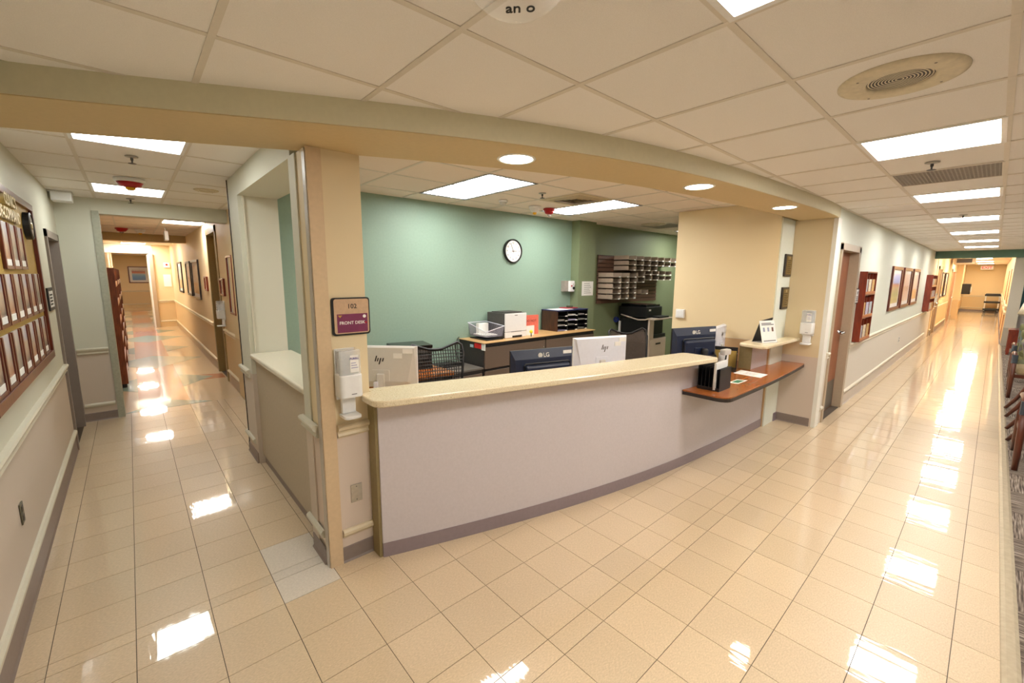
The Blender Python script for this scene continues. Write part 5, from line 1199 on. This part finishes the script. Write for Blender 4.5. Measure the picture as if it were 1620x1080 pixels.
for k, lb in enumerate(('wood leaflet stand nearest the grey casing in the far left corridor', 'second wood leaflet stand along the far left corridor', 'third wood leaflet stand along the far left corridor')):
    y0 = 8.9+1.75*k; tall_rack(lb, y0, k)
    for r in (1, 3, 4, 5):
        for c in range(2):
            yy = y0+.1+.6*c; tag(part(None, 'leaflet', MB().prism([(-.25, yy), (-.235, yy), (-.235, yy+.4), (-.25, yy+.4)], .141+.29*r, .36+.29*r), (m_paper, mat('leaflet_grey', 'B4BCC0', .5), mat('leaflet_gold', 'C9A468', .5))[(r+c+k) % 3]),
                'leaflets on the %s shelf, %s half, of the %s wood stand' % (('lowest', 'second', 'third', 'fourth', 'fifth', 'top')[r], ('near', 'far')[c], ('nearest', 'second', 'third')[k]), 'leaflets', 'leaflets in the wood stands')
t = thing('hanging_exit_sign', 'white hanging sign seen edge on under the far corridor ceiling', 'sign', (.62, 10.9, 2.42)); part(t, 'panel', MB().box(-.03, .03, -.15, .15, 0, .17), m_whitep, .004); part(t, 'stem', MB().box(-.008, .008, -.008, .008, .17, .25), m_steel)
tag(part(None, 'shelf_book', MB().box(1.135, 1.175, 3.28, 3.58, .74, 1.055), mat('bright_yellow', 'E8E22A', .5)), 'bright yellow folder standing behind the side countertop', 'folder')

# ================================================================== WAITING AREA
m_up, t_, b_ = _new('upholstery'); N, L = t_.nodes, t_.links
tc = N.new('ShaderNodeTexCoord'); vz = N.new('ShaderNodeTexVoronoi'); vz.inputs['Scale'].default_value = 14; L.new(tc.outputs['Object'], vz.inputs['Vector'])
rp = N.new('ShaderNodeValToRGB'); el = rp.color_ramp.elements; el[0].color = (*hx('5A5A3C'), 1); el[1].color = (*hx('B7A27C'), 1); q = el.new(.35); q.color = (*hx('8A8A60'), 1); q = el.new(.6); q.color = (*hx('4E6270'), 1); q = el.new(.8); q.color = (*hx('7A5A40'), 1)
sp_ = N.new('ShaderNodeSeparateColor'); L.new(vz.outputs['Color'], sp_.inputs[0]); L.new(sp_.outputs[0], rp.inputs[0]); L.new(rp.outputs[0], b_.inputs['Base Color']); b_.inputs['Roughness'].default_value = .9
m_seat = mat('seat_tan', '9C8A6A', .9, vary=.1, scale=120)
m_chairwood = wood('chair_wood', '4A2012', '66301A', .35, 3, (10, 10, 2))
def waiting_chair(label, loc, rz):
    t = thing('waiting_chair', label, 'chair', loc, rz, 'wood arm chairs of the waiting area')
    part(t, 'seat', MB().prism(rounded([(-.25, -.27), (.25, -.27), (.25, .24), (-.25, .24)], {0, 1, 2, 3}, .06), .36, .47), m_seat, .03)
    mb = MB(); n = 9
    prof = [(.20, .44), (.225, .55), (.255, .70), (.285, .85), (.315, .97)]
    fr_, bk = [], []
    for y_, z_ in prof: fr_.append((y_, z_)); bk.append((y_+.075, z_-.01))
    pp = fr_+[(.36, 1.0)]+bk[::-1]
    mb.v = [(-.25, y_, z_) for y_, z_ in pp]+[(.25, y_, z_) for y_, z_ in pp]; k = len(pp)
    mb.f = [tuple(range(k)), tuple(range(2*k-1, k-1, -1))]+[(i, k+i, k+(i+1) % k, (i+1) % k) for i in range(k)]
    part(t, 'backrest', mb, m_up, .02)
    for s in (-1, 1):
        part(t, 'leg', MB().tube([(s*.285, -.30, 0), (s*.285, -.27, .30), (s*.285, -.25, .62)], [.022, .027, .027], 8), m_chairwood, sm=True)
        part(t, 'leg', MB().tube([(s*.285, .42, 0), (s*.285, .34, .14), (s*.285, .27, .30), (s*.285, .24, .46), (s*.285, .26, .62)], [.018, .022, .025, .025, .022], 8), m_chairwood, sm=True)
        a = part(t, 'armrest', MB().tube([(s*.285, -.27, .63), (s*.285, -.1, .655), (s*.285, .1, .65), (s*.285, .27, .63)], .028, 8), m_chairwood, sm=True); part(a, 'arm_cap', MB().tube([(s*.285, -.255, .53), (s*.285, -.25, .655)], .034, 10), mat('arm_cap_steel', '5A6470', .25, metal=.7))
        part(t, 'side_rail', MB().box(s*.285-.012, s*.285+.012, -.26, .25, .32, .37), m_chairwood)
    part(t, 'front_rail', MB().box(-.275, .275, -.262, -.24, .31, .36), m_chairwood); part(t, 'rear_rail', MB().box(-.275, .275, .245, .265, .31, .36), m_chairwood)
    return t
wc = waiting_chair('nearest wood arm chair at the right edge, turned toward the camera', (6.38, -.60, .006), -PI/2)
dup(wc, (7.46, -.70, .006), PI*0, 'wood arm chair with its back to the corridor, nearer of two'); dup(wc, (8.72, -.70, .006), 0, 'wood arm chair with its back to the corridor, farther of two')
dup(wc, (10.15, -.60, .006), -PI/2, 'wood arm chair turned toward the camera beyond the two with backs to the corridor'); dup(wc, (11.6, -.62, .006), -PI/2, 'farthest wood arm chair before the end table with the lamp')
t = thing('end_table', 'dark red wood end table under the table lamp', 'table', (15.9, -.62, .006)); part(t, 'top', MB().box(-.3, .3, -.3, .3, .56, .6), m_mahog_r, .005); part(t, 'shelf', MB().box(-.27, .27, -.27, .27, .15, .17), m_mahog_r)
for sx in (-1, 1):
    for sy in (-1, 1): part(t, 'leg', MB().box(sx*.26-.025, sx*.26+.025, sy*.26-.025, sy*.26+.025, 0, .56), m_mahog_r)
part(t, 'side_panel', MB().box(-.26, -.245, -.24, .24, .17, .56), m_mahog_r)
t = thing('table_lamp', 'table lamp with white tapered shade on the end table', 'lamp', (15.9, -.62, .606)); part(t, 'base', MB().lathe([(.09, 0), (.09, .015), (.03, .03), (.03, .06), (.06, .14), (.05, .24), (.015, .3), (.012, .4)], seg=24), mat('lamp_ceramic', '8A93B8', .2), sm=True); part(t, 'shade', MB().lathe([(.21, .37), (.12, .70), (.117, .70), (.206, .37)], seg=32, ring=True), mat('lamp_shade', 'EFE6D2', .7), sm=True); part(t, 'switch', MB().lathe([(.008, .33), (.008, .36)], (.02, 0, 0), 8), m_brass)
plate('wall_switch', 'white wall switch on the teal waiting room wall', (17.899, -.60, 1.15), -PI/2, 'switch', .10, .14, m_whitep)
